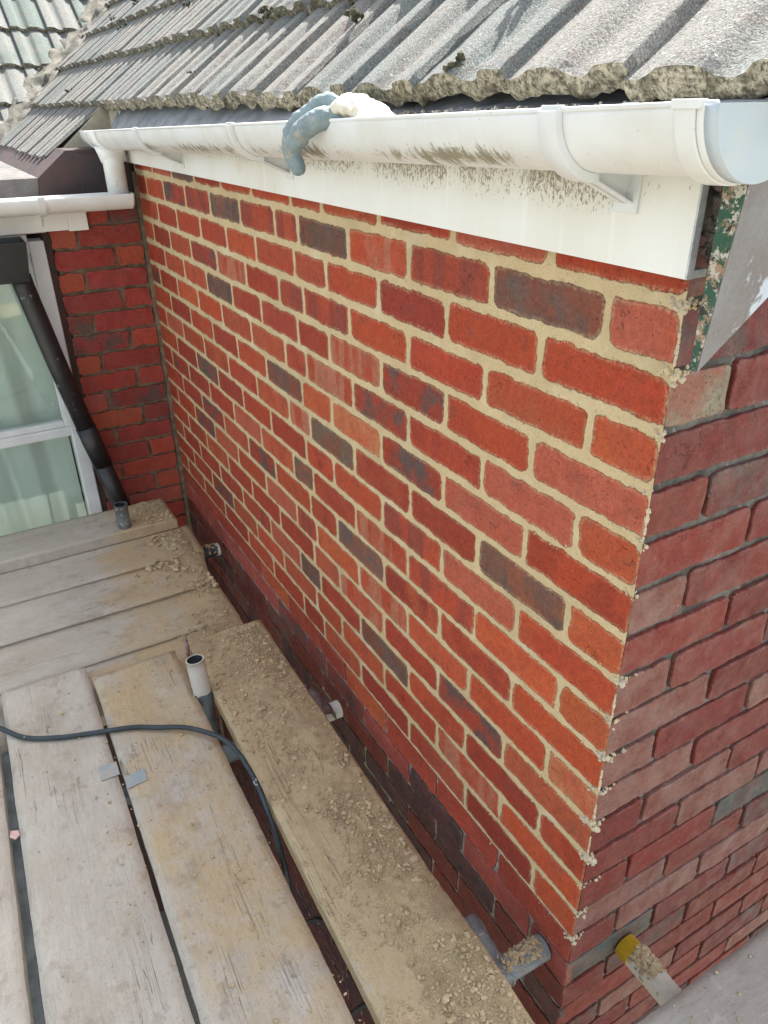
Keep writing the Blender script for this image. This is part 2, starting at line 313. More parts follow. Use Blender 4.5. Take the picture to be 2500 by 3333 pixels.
def curtain_mat():
    t = NT('curtain_cloth'); P = t.obj()
    col = t.mix(t.noise(P, 3, 3), (0.90, 0.915, 0.90), (0.80, 0.85, 0.82))
    return t.done(col, 0.9, t.bump(t.noise(P, 500, 1), 0.0003))
m_curtain = curtain_mat()
def glass_mat():
    t = NT('window_glass'); gl = t.n('BsdfGlossy'); gl.inputs['Roughness'].default_value = 0.03
    gl.inputs['Color'].default_value = (0.9, 1, 0.97, 1)
    tr = t.n('BsdfTransparent'); tr.inputs['Color'].default_value = (0.95, 0.99, 0.97, 1)
    fr = t.n('Fresnel'); fr.inputs['IOR'].default_value = 1.6
    mx = t.n('MixShader'); t.put(mx.inputs[0], fr.outputs[0]); t.put(mx.inputs[1], tr.outputs[0]); t.put(mx.inputs[2], gl.outputs[0])
    t.t.links.new(mx.outputs[0], t.out.inputs['Surface']); return t.m
m_glass = glass_mat()
def barge_mat():
    t = NT('peeling_paint'); P = t.obj()
    wood = t.mix(t.noise(t.scale(P, 1, 1, 0.3), 60, 3), (0.40, 0.22, 0.13), (0.33, 0.25, 0.19))
    gr = t.mix(t.noise(P, 90, 6, .8), (0.010, 0.050, 0.032), (0.045, 0.13, 0.08))
    n = t.noise(P, 42, 8, 0.8)
    col = t.mix(t.ramp(n, 0.44, 0.50), wood, gr)
    col = t.mix(t.ramp(t.noise(P, 85, 4, 0.7), 0.54, 0.58), col, (0.50, 0.47, 0.41))
    col = t.mix(t.ramp(t.noise(P, 70, 4, 0.7), 0.57, 0.61), col, (0.03, 0.035, 0.03))
    return t.done(col, 0.75, t.bump(n, 0.002))
m_barge = barge_mat()
m_bargeface = mat_noise('worn_grey_paint', (0.25, 0.245, 0.25), (0.20, 0.175, 0.165), 9, 0.8, 200, 0.001, spots=0.9, spotc=(0.55, 0.62, 0.70), spotth=0.57, spotscale=9)

# ---------------------------------------------------------------- mesh helpers
def tag(o, label=None, cat=None, group=None, kind=None):
    if label: o['label'] = label
    if cat: o['category'] = cat
    if group: o['group'] = group
    if kind: o['kind'] = kind
    return o
def empty(name, loc=(0, 0, 0), parent=None):
    o = bpy.data.objects.new(name, None); o.location = loc; o.empty_display_size = 0.1; COL.objects.link(o)
    if parent: o.parent = parent
    return o
class MB:
    def __init__(s): s.v = []; s.f = []; s.mi = []; s.sm = []; s.at = []   # at: per-face dict
    def face(s, idx, mi=0, smooth=False, at=None): s.f.append(tuple(idx)); s.mi.append(mi); s.sm.append(smooth); s.at.append(at)
    def add(s, vs):
        n = len(s.v); s.v.extend([tuple(v) for v in vs]); return n
    def box(s, a, b, mi=0):
        x0, y0, z0 = a; x1, y1, z1 = b
        n = s.add([(x0, y0, z0), (x1, y0, z0), (x1, y1, z0), (x0, y1, z0), (x0, y0, z1), (x1, y0, z1), (x1, y1, z1), (x0, y1, z1)])
        for q in ((0, 3, 2, 1), (4, 5, 6, 7), (0, 1, 5, 4), (1, 2, 6, 5), (2, 3, 7, 6), (3, 0, 4, 7)): s.face([n + i for i in q], mi)
    def prism(s, poly, axis, a, b, mi=0):
        """extrude 2-D polygon (list of pairs) along axis from a to b"""
        def mk(p, t):
            if axis == 0: return (t, p[0], p[1])
            if axis == 1: return (p[0], t, p[1])
            return (p[0], p[1], t)
        k = len(poly); n = s.add([mk(p, a) for p in poly] + [mk(p, b) for p in poly])
        s.face([n + i for i in range(k)], mi); s.face([n + k + i for i in reversed(range(k))], mi)
        for i in range(k):
            j = (i + 1) % k; s.face([n + i, n + k + i, n + k + j, n + j], mi)
    def tube(s, pts, r, seg=20, r_in=None, cap=True, mi=0, mi_in=None, ends=True):
        pts = [Vector(p) for p in pts]; rings = []
        rr = r if isinstance(r, (list, tuple)) else [r] * len(pts)
        t0 = (pts[1] - pts[0]).normalized(); up = Vector((0, 0, 1)) if abs(t0.z) < 0.9 else Vector((0, 1, 0))
        a = t0.cross(up).normalized()
        for i, p in enumerate(pts):
            t = (pts[min(i + 1, len(pts) - 1)] - pts[max(i - 1, 0)]).normalized()
            a = (a - t * a.dot(t)).normalized(); b = t.cross(a)
            rings.append((p, a.copy(), b, rr[i]))
        def ringset(f):
            out = []
            for p, a_, b_, q in rings:
                out.append(s.add([p + (a_ * math.cos(2 * math.pi * k / seg) + b_ * math.sin(2 * math.pi * k / seg)) * f(q) for k in range(seg)]))
            return out
        o = ringset(lambda q: q)
        for i in range(len(o) - 1):
            for k in range(seg):
                j = (k + 1) % seg; s.face([o[i] + k, o[i] + j, o[i + 1] + j, o[i + 1] + k], mi, True)
        if r_in:
            q = ringset(lambda x: x - r_in)
            for i in range(len(q) - 1):
                for k in range(seg):
                    j = (k + 1) % seg; s.face([q[i] + j, q[i] + k, q[i + 1] + k, q[i + 1] + j], mi_in if mi_in is not None else mi, True)
            for e, fl in ((0, 1), (-1, 0)):
                for k in range(seg):
                    j = (k + 1) % seg; s.face([o[e] + k, q[e] + k, q[e] + j, o[e] + j], mi)
        elif cap:
            s.face([o[0] + k for k in reversed(range(seg))], mi); s.face([o[-1] + k for k in range(seg)], mi)
    def build(s, name, mats, parent=None, fix=True, bevel=0.0):
        me = bpy.data.meshes.new(name); me.from_pydata(s.v, [], s.f)
        for m in (mats if isinstance(mats, (list, tuple)) else [mats]): me.materials.append(m)
        me.polygons.foreach_set('material_index', s.mi); me.polygons.foreach_set('use_smooth', s.sm)
        if any(a is not None for a in s.at):
            keys = next(a for a in s.at if a).keys()
            for k in keys:
                if k == 'blc': continue
                tp = 'FLOAT_COLOR' if k in ('ca', 'cb') else 'FLOAT_VECTOR'
                A = me.attributes.new(k, tp, 'CORNER'); arr = []
                for f, at in zip(s.f, s.at):
                    for vi in f:
                        val = at[k] if at else ((0.2, 0.2, 0.2, 1) if tp == 'FLOAT_COLOR' else (0, 0, 0))
                        if callable(val): val = val(s.v[vi])
                        arr.extend(val if tp == 'FLOAT_VECTOR' else (list(val) + [1.0])[:4])
                A.data.foreach_set('color' if tp == 'FLOAT_COLOR' else 'vector', arr)
        me.update()
        if fix:
            bm = bmesh.new(); bm.from_mesh(me); bmesh.ops.recalc_face_normals(bm, faces=bm.faces); bm.to_mesh(me); bm.free()
        o = bpy.data.objects.new(name, me); COL.objects.link(o)
        if parent: o.parent = parent
        if bevel:
            md = o.modifiers.new('bevel', 'BEVEL'); md.width = bevel; md.segments = 2; md.limit_method = 'ANGLE'; md.angle_limit = R(50)
        return o
def vattr(o, name, fn):
    me = o.data; A = me.attributes.new(name, 'FLOAT', 'POINT')
    A.data.foreach_set('value', [fn(v.co) for v in me.vertices])
def rel(o):
    """shift mesh origin to its bounding-box base centre, keeping place"""
    vs = [v.co for v in o.data.vertices]
    c = Vector(((min(v.x for v in vs) + max(v.x for v in vs)) / 2, (min(v.y for v in vs) + max(v.y for v in vs)) / 2, min(v.z for v in vs)))
    o.data.transform(Matrix.Translation(-c)); o.location = o.location + c; return o
def nz(x, y, z, s): return noise.noise(Vector((x * s, y * s, z * s)))

# ---------------------------------------------------------------- the house
house = empty('brick_house', (0, 0, -2.6))
tag(house, 'red brick house with freshly repointed wall, white gutter and ribbed grey concrete tile roof', 'house')
H = house; HO = Vector((0, 0, -2.6))
def hp(o, label=None):
    """parent to house keeping world place"""
    o.parent = house; o.location = Vector(o.location) - HO
    if label: o['label'] = label
    return o
RED = [(0.385, 0.060, 0.024), (0.35, 0.050, 0.022), (0.42, 0.074, 0.027), (0.31, 0.043, 0.021), (0.39, 0.084, 0.038), (0.28, 0.040, 0.023)]
def jit(c, a=0.10):
    k = 1 + rnd.uniform(-a, a); return tuple(max(0.0, x * k * (1 + rnd.uniform(-a / 2, a / 2))) for x in c)
def kind_style(t, r):
    if t == 'D': return (jit((0.095, 0.078, 0.064), .18), jit((0.20, 0.075, 0.045), .2), (0.5, 1.0, 0.12))
    if t == 'B': return (jit(RED[0]), (0.17, 0.045, 0.04) if r.random() < .45 else (0.42, 0.19, 0.12), (0.85, 0.3, 0.05))
    if t == 'E': return (jit(RED[3]), (0.09, 0.065, 0.06), (0.2, 1.0, 0.05))
    if t == 'Y': return (jit((0.42, 0.17, 0.075)), (0.46, 0.09, 0.04), (0.6, 0.7, 0.1))
    if t == 'G': return (jit((0.06, 0.07, 0.055)), (0.22, 0.06, 0.05), (0.1, 0.8, 0.05))
    if t == 'S': return (jit((0.43, 0.105, 0.062)), (0.40, 0.080, 0.042), (0.0, 0.6, 0.10))
    if t == 'O': return (jit((0.46, 0.095, 0.032)), (0.40, 0.068, 0.032), (0.0, 0.6, 0.08))
    if t == 'P': return (jit((0.40, 0.20, 0.15)), (0.30, 0.13, 0.11), (0.2, 0.8, 0.9))
    if t == 'W': return (jit((0.22, 0.205, 0.15)), (0.26, 0.10, 0.07), (0.0, 0.9, 0.3))
    if t == 'K': return (jit((0.030, 0.028, 0.032)), (0.08, 0.04, 0.04), (0.2, 0.6, 0.15))
    if t == 'N': return (jit((0.05, 0.085, 0.08)), (0.10, 0.06, 0.055), (0.2, 0.6, 0.3))
    c = jit(r.choice(RED)); return (c, jit(r.choice(RED), .2), (0.55 if r.random() < .22 else 0.0, 0.6, 0.03))
ZK = lambda k: 1.2 - 0.075 * k
SPECIAL = [(-1.837,1.224,'D'),(-1.477,1.156,'D'),(-1.248,1.163,'B'),(-0.896,1.163,'D'),(-0.669,1.166,'B'),(-0.217,1.157,'D'),(-1.704,1.021,'E'),(-1.471,1.011,'B'),(-1.582,0.93,'D'),(-1.067,1.007,'B'),(-0.904,1.004,'B'),(-1.163,0.788,'D'),(-1.806,0.653,'G'),(-0.868,0.876,'B'),(-0.643,0.879,'E'),(-0.543,0.937,'E'),(-0.772,0.797,'Y'),(-0.866,0.714,'D'),(-1.047,0.576,'D'),(-0.544,0.785,'E'),(-0.757,0.507,'D'),(-0.202,0.725,'D'),(-1.029,0.293,'D'),(-1.948,0.42,'E'),(-0.747,0.248,'D'),(-0.301,0.347,'E'),(-0.318,0.796,'S'),(-0.05,1.007,'O'),(-0.369,0.79,'S'),(-0.097,0.955,'S'),(-0.05,0.426,'Y'),(-0.046,1.159,'S'),(-0.437,1.156,'B'),(-0.208,0.856,'S'),(-1.431,0.908,'B'),(-1.882,1.032,'R'),(-1.28,0.973,'R'),(-0.057,0.869,'O'),(-0.322,1.213,'S'),(-1.076,1.263,'R'),(-0.05,0.726,'O'),(-0.065,0.583,'O'),(-0.373,0.636,'S')]
XL = -2.40
odd = [-.11, -.337, -.56, -.785, -1.01, -1.138, -1.365, -1.592, -1.825, -2.05, -2.26]
even = [-.22, -.443, -.665, -.888, -1.045, -1.27, -1.49, -1.71, -1.935, -2.16]
def main_joints(k):
    r = random.Random(500 + k)
    return [0.0] + [x + r.uniform(-.006, .006) for x in (odd if k % 2 else even)] + [XL]

# pointed brickwork: flat cells, joints drawn by the material (pointing is flush)
mb = MB(); r2 = random.Random(11)
for k in range(-1, 16):
    z1, z0 = ZK(k - 1), ZK(k); J = main_joints(k)
    for a, b in zip(J[:-1], J[1:]):
        xc, zc = (a + b) / 2, (z0 + z1) / 2; hw, hh = (a - b) / 2, (z1 - z0) / 2
        gk = max(0.0, min(1.0, (k - 2) / 7.0)); jx, jz = 0.0070 - .0016 * gk, 0.0086 - .0026 * gk
        ax = a + (0.0065 if a == 0.0 else 0)        # no joint at the arris
        cx = (ax + b) / 2; hx = (ax - b) / 2 - jx + (0.0 if a else 0.0)
        kind = 'R'
        for sx, sz, st in SPECIAL:
            if b < sx < a and z0 < sz < z1: kind = st
        if kind == 'R':
            q = r2.random()
            if q < .035: kind = 'E'
            elif q < .15: kind = 'B'
            elif q < .20: kind = 'S'
            elif q < .26: kind = 'O'
        ca, cb, pat = kind_style(kind, r2)
        # lighter, more orange towards the open corner is real brick variety; keep per brick only
        dz = r2.uniform(-.0012, .0012); hh2 = hh - jz + r2.uniform(-.001, .001)
        sd = r2.random() * 10
        if k == 15: pass
        at = dict(ca=ca, cb=cb, pat=pat, bh=(hx, hh2, 0), bl=(lambda v, cx=cx, zc=zc + dz, sd=sd: (v[0] - cx, v[2] - zc, sd)))
        e_ = a + (.0004 if a == 0 else 0); n = mb.add([(b, 0, z0), (e_, 0, z0), (e_, 0, z1), (b, 0, z1)]); mb.face([n, n + 1, n + 2, n + 3], 0, False, at)
pw = mb.build('brick_wall', [m_main], None, fix=False); hp(pw, 'bright red brick wall face with fresh sand coloured mortar joints')

def raked(mb, bricks, frame, rr, depth=0.012, mi=0, rough=1.0):
    """bricks: (u0,u1,z0,z1,kind); frame(u,out,z)->xyz, out = distance in front of the mortar bed"""
    for (u0, u1, z0, z1, kind, skipl) in bricks:
        ca, cb, pat = kind_style(kind, rr)
        uc, zc = (u0 + u1) / 2, (z0 + z1) / 2; hx, hz = (u1 - u0) / 2, (z1 - z0) / 2
        sd = rr.random() * 10; pr = depth + rr.uniform(-.0015, .0015)
        tilt = rr.uniform(-.0012, .0012)
        pts = []; rad = 0.005
        nx = max(6, int((u1 - u0) / 0.008)); nzs = 7
        for i in range(nx): pts.append((-hx + rad + (2 * hx - 2 * rad) * i / (nx - 1), -hz))
        for i in range(nzs): pts.append((hx, -hz + rad + (2 * hz - 2 * rad) * i / (nzs - 1)))
        for i in range(nx): pts.append((hx - rad - (2 * hx - 2 * rad) * i / (nx - 1), hz))
        for i in range(nzs): pts.append((-hx, hz - rad - (2 * hz - 2 * rad) * i / (nzs - 1)))
        outl = []
        for (a, b) in pts:
            e = nz(a + sd * 3, b, sd, 34) * 0.0036 * rough + nz(a + sd * 3, b, sd, 130) * 0.0024 * rough
            s_ = 1 + e / max(0.02, math.hypot(a, b)); bs = 1 + e / 0.03
            outl.append((a * s_ if abs(abs(a) - hx) > 1e-6 else a * (1 + e / hx) , b * bs))
        def ring(ins, out):
            L = []
            for (a, b) in outl:
                aa = a - math.copysign(min(ins, abs(a)), a) * (1 if abs(a) > hx * .9 else abs(a) / hx)
                bb = b - math.copysign(min(ins, abs(b)), b) * (1 if abs(b) > hz * .8 else abs(b) / hz)
                o = out + nz(aa + sd, bb, sd, 30) * 0.0012 + tilt * (b / hz) if out > 0 else out
                if skipl and a < -hx * .9: aa = -hx
                L.append(frame(uc + aa, o, zc + bb))
            return mb.add(L)
        K = len(outl)
        at = dict(ca=ca, cb=cb, pat=pat, bh=(hx + .0016, hz + .0016, 1),
                  bl=(lambda v, f=frame, uc=uc, zc=zc, sd=sd: (frame.inv(v) - uc, v[2] - zc, sd)))
        rg = [ring(0, -0.004), ring(0, pr - .0016), ring(.0006, pr - .0005), ring(.0016, pr)]
        for i in range(3):
            for k in range(K):
                j = (k + 1) % K; mb.face([rg[i] + k, rg[i] + j, rg[i + 1] + j, rg[i + 1] + k], mi, False, at)
        mb.face([rg[3] + k for k in range(K)], mi, False, at)
class Frame:
    def __init__(s, f, inv): s.f = f; s.inv = inv
    def __call__(s, *a): return s.f(*a)
# return wall, plane x=0 facing +x; mortar bed at x=-.012
fr_ret = Frame(lambda u, o, z: (-0.012 + o, u + .0012, z), lambda v: v[1])
mb = MB(); rr = random.Random(5); bl = []
RET = {(2, 0): 'W', (7, 0): 'R', (8, 0): 'P', (6, 0): 'P', (17, 0): 'N', (13, 1): 'P', (14, 2): 'N', (12, 1): 'P', (11, 0): 'P', (16, 1): 'P', (15, 0): 'P', (4, 0): 'R', (10, 0): 'P'}
for k in range(0, 44):
    u = 0.0; i = 0
    while u < 4.35:
        wd = 0.1025 + .01 if (k % 2 == 0 and i == 0) else 0.225
        u1 = u + wd + rr.uniform(-.005, .005)
        if u1 > 4.30: u1 = 4.45
        kd = RET.get((k, i))
        if kd is None:
            q = rr.random(); kd = 'R' if q < .62 else ('P' if q < .80 else ('E' if q < .90 else 'B'))
            if k > 16: kd = {'P': 'E', 'R': 'R', 'E': 'K', 'B': 'E'}[kd] if rr.random() < .7 else kd  # darker kinds lower down imitate shade gathering at the foot
        j = 0.0045
        bl.append((u + (0 if i == 0 else j), u1 - j, ZK(k) + .0062 + rr.uniform(-.0015, .0015), ZK(k - 1) - .0062 + rr.uniform(-.0015, .0015), kd, i == 0)); u = u1; i += 1
RED_MAIN = RED
RED = [(0.155, 0.026, 0.021), (0.18, 0.029, 0.022), (0.130, 0.023, 0.021), (0.115, 0.025, 0.025), (0.165, 0.038, 0.029)]  # return wall palette darkened to paint in its weaker sky light
_ks = kind_style
def kind_style(t, r):
    a, b, c = _ks(t, r)
    if t in 'RBE': c = (c[0], c[1], 0.05 + 0.32 * r.random() ** 2)
    if t == 'B': b = (0.13, 0.04, 0.035)
    if t == 'P': a = (0.20, 0.105, 0.085); b = (0.155, 0.050, 0.040); c = (c[0], c[1], .6)
    return a, b, c
raked(mb, bl, fr_ret, rr, rough=.75)
o = mb.build('brick_wall', [m_raked], None, fix=True); hp(o, 'dull purplish red return wall with deeply raked old joints')
# unpointed courses low on the main wall and recess bed
fr_main = Frame(lambda u, o, z: (u, 0.010 - o, z), lambda v: v[0])
mb = MB(); bl = []; rr = random.Random(9)
for k in range(16, 46):
    J = main_joints(k)
    for a, b in zip(J[:-1], J[1:]):
        q = rr.random(); xc = (a + b) / 2
        kd = 'R'
        if k >= 22: q *= .5  # more dark kinds, standing in for shade under the deck
        if k >= 17:
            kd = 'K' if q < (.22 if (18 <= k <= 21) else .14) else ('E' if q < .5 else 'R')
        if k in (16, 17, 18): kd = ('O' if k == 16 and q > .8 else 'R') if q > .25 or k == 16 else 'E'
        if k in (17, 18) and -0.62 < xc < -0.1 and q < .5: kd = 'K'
        if k in (19, 20, 21) and q < .40: kd = 'K'  # extra black bricks imitate the shadow gap at the wall base
        j = 0.0042
        bl.append((b + j, a - (0 if a == 0 else j), ZK(k) + .0045, ZK(k - 1) - .0045, kd, False))
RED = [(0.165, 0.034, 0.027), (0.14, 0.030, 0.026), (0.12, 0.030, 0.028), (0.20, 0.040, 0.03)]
def kind_style(t, r):
    a, b, c = _ks(t, r)
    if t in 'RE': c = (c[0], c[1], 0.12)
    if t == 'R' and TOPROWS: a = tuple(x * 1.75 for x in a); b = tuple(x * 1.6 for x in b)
    if DEEP_SHADE: a = tuple(x * .42 + .004 for x in a); b = tuple(x * .42 + .004 for x in b)  # deep courses dimmed in colour as if unlit below the deck
    return a, b, c
DEEP_SHADE = False; TOPROWS = True
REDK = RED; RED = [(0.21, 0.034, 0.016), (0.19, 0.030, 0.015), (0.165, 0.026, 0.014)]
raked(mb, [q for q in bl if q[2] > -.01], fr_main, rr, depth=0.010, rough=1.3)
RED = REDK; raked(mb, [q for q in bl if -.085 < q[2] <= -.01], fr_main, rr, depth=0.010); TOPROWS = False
RED = [tuple(c_ * .7 for c_ in q_) for q_ in REDK]; raked(mb, [q for q in bl if -.36 < q[2] <= -.085], fr_main, rr, depth=0.010); DEEP_SHADE = True; raked(mb, [q for q in bl if q[2] <= -.36], fr_main, rr, depth=0.010)  # lower palettes darkened step by step to paint the under-deck shade
o = mb.build('brick_wall', [m_raked], None, fix=True); hp(o, 'soot stained unpointed brick courses, darkened for the shade below deck level')
# left pier beside window, plane x=-2.382 facing +x
fr_left = Frame(lambda u, o, z: (-2.392 + o, u, z), lambda v: v[1])
mb = MB(); bl = []; rr = random.Random(21)
PIER = {3: {0: 'O'}, 4: {0: 'S'}, 5: {0: 'S'}, 7: {0: 'W'}}
for k in range(2, 40):
    zc = (ZK(k) + ZK(k - 1)) / 2
    cuts = [-0.325, -0.118, -0.012] if k % 2 == 0 else [-0.325, -0.238, -0.014]
    for i, (a, b) in enumerate(zip(cuts[:-1], cuts[1:])):
        q = rr.random(); kd = 'R' if q < .6 else ('E' if q < .78 else ('O' if q < .9 else 'S'))
        if i == 0 and k in (3, 5): kd = 'O'
        if i == 0 and k in (7, 8): kd = 'E'
        j = 0.0055
        bl.append((a + (0 if i == 0 else j), b - j, ZK(k) + .0055 - .012, ZK(k - 1) - .0055 - .012, kd, False))
RED = [(0.33, 0.048, 0.032), (0.28, 0.036, 0.028), (0.38, 0.06, 0.035), (0.25, 0.035, 0.032)]
def kind_style(t, r):
    a, b, c = _ks(t, r)
    if t in 'REOS': c = (c[0], c[1], 0.15)
    if t in 'OS': a = (a[0] * .72, a[1] * .62 + .01, a[2] * .8 + .01)
    return a, b, c
raked(mb, bl, fr_left, rr, depth=0.012, rough=1.5)
o = mb.build('brick_wall', [m_raked], None, fix=True); hp(o, 'narrow old brick pier between the window and the inside corner')
# mortar beds and wall cores
mb = MB()
mb.box((-2.40, 0.0015, ZK(15) - .004), (-0.0079, 0.22, 1.36)); mb.box((-2.40, 0.0042, -2.6), (-0.0085, 0.22, ZK(15) - .004))
mb.box((-2.55, -0.312, -2.6), (-2.3925, 0.22, 1.105))
o = mb.build('mortar_bed', [m_joint], None); hp(o)
mb = MB(); mb.box((-0.22, 0.2205, -2.6), (-0.0078, 4.45, 1.272)); mb.box((-.0084, 0.0047, -2.6), (-.0076, .2203, 1.272))
o = mb.build('mortar_bed', [mat_noise('raked_mortar_shade', (0.22, 0.205, 0.18), (0.085, 0.08, 0.07), 26, 0.95, 260, 0.003, spots=.7, spotc=(.40, .38, .34), spotth=.60, spotscale=30)], None); hp(o)  # mortar colour darkened to paint shadow into the raked joints
# bed under the pier is browner
mb = MB(); mb.box((-2.3920, -0.318, -2.6), (-2.3905, -0.001, 1.105)); mb.box((-2.391, -0.014, -2.6), (-2.3795, 0.0005, 1.2))
o = mb.build('mortar_bed', [m_joint2], None); hp(o)

# proud lumps of new mortar at the arris and along joints
def rock(mb, c, s, rr, sub=1, mi=0, flat=1.0):
    bm = bmesh.new(); bmesh.ops.create_icosphere(bm, subdivisions=sub, radius=1)
    sd = rr.random() * 50; sx, sy, sz = [s * rr.uniform(.7, 1.25) for _ in range(3)]; sz *= flat
    th = rr.random() * 6.28; ct, st = math.cos(th), math.sin(th)
    base = len(mb.v); vs = []
    for v in bm.verts:
        k = 1 + 0.75 * noise.noise(Vector(v.co) * 2.3 + Vector((sd, sd, 0)))
        x, y, z = v.co.x * sx * k, v.co.y * sy * k, v.co.z * sz * k
        vs.append((c[0] + x * ct - y * st, c[1] + x * st + y * ct, c[2] + z))
    mb.add(vs)
    for f in bm.faces: mb.face([base + v.index for v in f.verts], mi, False)
    bm.free()
mb = MB(); rr = random.Random(3)
for k in range(0, 16):
    z = ZK(k); 
    cy_, cs = rr.uniform(.000, .006), rr.uniform(.6, 1.25)
    for _ in range(rr.choice((3, 8, 14, 24, 40))):
        rock(mb, (rr.gauss(-.006, .007), abs(rr.gauss(cy_, .0045)) - .002, z + rr.gauss(-.002, .0045)), rr.uniform(.0016, .0040) * cs, rr, 2)
    if rr.random() < .45:
        for _ in range(rr.randint(5, 14)): rock(mb, (rr.uniform(-.003, .002), .008 + abs(rr.gauss(0, .014)), z + rr.gauss(-.003, .003)), rr.uniform(.0012, .0030), rr, 2)
    for _ in range(16):
        rock(mb, (rr.uniform(-.25, 0), rr.uniform(-.001, .001), z + rr.choice((-.006, .006)) + rr.uniform(-.0015, .0015)), rr.uniform(.0008, .002), rr, 1)
for k in (1, 4, 5, 8, 10, 11, 12):        # slivers of lime on the arris
    z0, z1 = ZK(k) + .01, ZK(k - 1) - .02
    if rr.random() < .85:
        n = 7
        for i in range(n): rock(mb, (0.0005, -0.0005, z0 + (z1 - z0) * i / n), rr.uniform(.0012, .0026), rr, 1, 0, 2.4)
o = mb.build('mortar_lumps', [m_lump], None); hp(o, 'crumbly fresh mortar squeezed out along the wall corner'); o['kind'] = 'stuff' 
me = o.data

# ---------------------------------------------------------------- fascia, gutter
mb = MB()
mb.prism([(-2.40, 1.2325), (.018, 1.2325), (.018, 1.380), (-2.40, 1.321)], 1, -.030, -.021, 0)
mb.box((0.018, -0.0302, 1.2323), (0.0205, -0.0208, 1.380), 1)
mb.box((-2.40, -0.0208, 1.2325), (0.0195, 0.0, 1.2405), 1)
o = mb.build('fascia_board', [m_fascia, m_fasc_edge]); hp(o, 'grimy white plastic fascia board with a cut open end')
# old soffit timber, broken mortar, black box as painted darkness behind the open end
mb = MB(); rr = random.Random(8)
for i in range(30):
    z = 1.250 + i * 0.0042
    rock(mb, (0.022 + rr.uniform(-.004, .006), -0.004 + rr.uniform(-.006, .006), z), rr.uniform(.005, .008), rr, 2)
o = mb.build('broken_mortar', [mat_noise('black_grey_rubble', (0.19, 0.16, 0.14), (0.07, 0.06, 0.055), 50, 0.95, 300, 0.002)]); hp(o)
mb = MB(); mb.box((-0.02, 0.001, 1.352), (0.046, 0.03, 1.395), 0); mb.box((-0.0, 0.022, 1.285), (0.056, 0.05, 1.395), 1)
o = mb.build('soffit_timber_dark_fill', [m_roofmortar, m_dark]); hp(o)

rim = lambda x: 1.326 + (x + 2.5) * 0.0245
YC = -0.086
def gutter_sweep(mb, xs, ro, ri, zf, a0=math.pi, a1=2 * math.pi, seg=28, mi=0, yc=YC, lip=0.0):
    rows = []
    for x in xs:
        zc = zf(x); row = []
        for k in range(seg + 1):
            a = a0 + (a1 - a0) * k / seg; row.append((x, yc + ro * math.cos(a), zc + ro * math.sin(a)))
        for k in range(seg, -1, -1):
            a = a0 + (a1 - a0) * k / seg; row.append((x, yc + ri * math.cos(a), zc + ri * math.sin(a)))
        rows.append(mb.add(row))
    K = 2 * (seg + 1)
    for i in range(len(rows) - 1):
        for k in range(K):
            j = (k + 1) % K; mb.face([rows[i] + k, rows[i + 1] + k, rows[i + 1] + j, rows[i] + j], mi, True)
    for e in (0, -1): mb.face([rows[e] + k for k in range(K)] if e else [rows[e] + k for k in reversed(range(K))], mi)
gut = empty('gutter', (-1.2, YC, 1.29)); hp(gut, 'white half round plastic gutter streaked with black algae')
GO = Vector((-1.2, YC, 1.29))
def gp(o, parent=None, org=None):
    o.parent = parent or gut; o.location = Vector(o.location) - (org or GO); return o
mb = MB(); gutter_sweep(mb, [-2.5 + 2.61 * i / 90 for i in range(91)], .056, .0535, rim)
# rolled front lip
mb.tube([(x, YC - .0555, rim(x) + .0004) for x in (-2.5, -1.2, 0.11)], .0022, 8)
o = gp(mb.build('channel', [m_white], None))
def wear(co):
    a = (co.z - (rim(co.x) - .056)) / .056      # 0 bottom .. 1 rim
    front = 1.0 if co.y < YC + .01 else 0.0
    x = co.x
    along = 0.15
    if -2.4 < x < -1.75: along = 0.5
    if -1.75 < x < -1.0: along = 0.95
    if -1.0 <= x < -0.55: along = 0.85
    if -0.55 <= x < -0.12: along = 1.0
    if -0.12 < x: along = 0.0
    n = 0.8 + 0.9 * nz(x, 0, 0, 5)
    v = max(0.0, 1 - abs(a - 0.24) / 0.44) if front else 0
    return max(0.0, min(1.0, v * along * n))
o.data.update(); mv = o.data
A = mv.attributes.new('wear', 'FLOAT', 'POINT'); A.data.foreach_set('value', [wear(v.co) for v in mv.vertices])
# stop ends and union
mb = MB(); poly = [(YC + .0585 * math.cos(math.pi + math.pi * k / 28), rim(.118) + .0585 * math.sin(math.pi + math.pi * k / 28)) for k in range(29)]
mb.prism(poly, 0, .1105, .1145)
gutter_sweep(mb, [.102, .1147], .0592, .056, rim)
o = gp(mb.build('stop_end', [m_cap], None)); o['label'] = 'stop end closing the gutter, tinted pale blue for its shade'
mb = MB(); gutter_sweep(mb, [.074, .0765, .092, .0945], .0615, .0566, rim); gutter_sweep(mb, [.0950, .1018], .0600, .0566, rim)
mb.box((.072, YC - .064, rim(.08) - .003), (.1, YC - .054, rim(.08) + .004)); mb.box((.072, YC + .050, rim(.08) - .004), (.100, YC + .056, rim(.08) + .004))
o = gp(mb.build('union_bracket', [m_white], None, bevel=.0008)); o['label'] = 'wide white joint bracket next to the stop end'
mb = MB(); poly = [(YC + .057 * math.cos(math.pi + math.pi * k / 28), rim(-2.5) + .057 * math.sin(math.pi + math.pi * k / 28)) for k in range(29)]
mb.prism(poly, 0, -2.5035, -2.4995)
o = gp(mb.build('stop_end', [m_white], None)); o['label'] = 'white stop end over the lower roof'
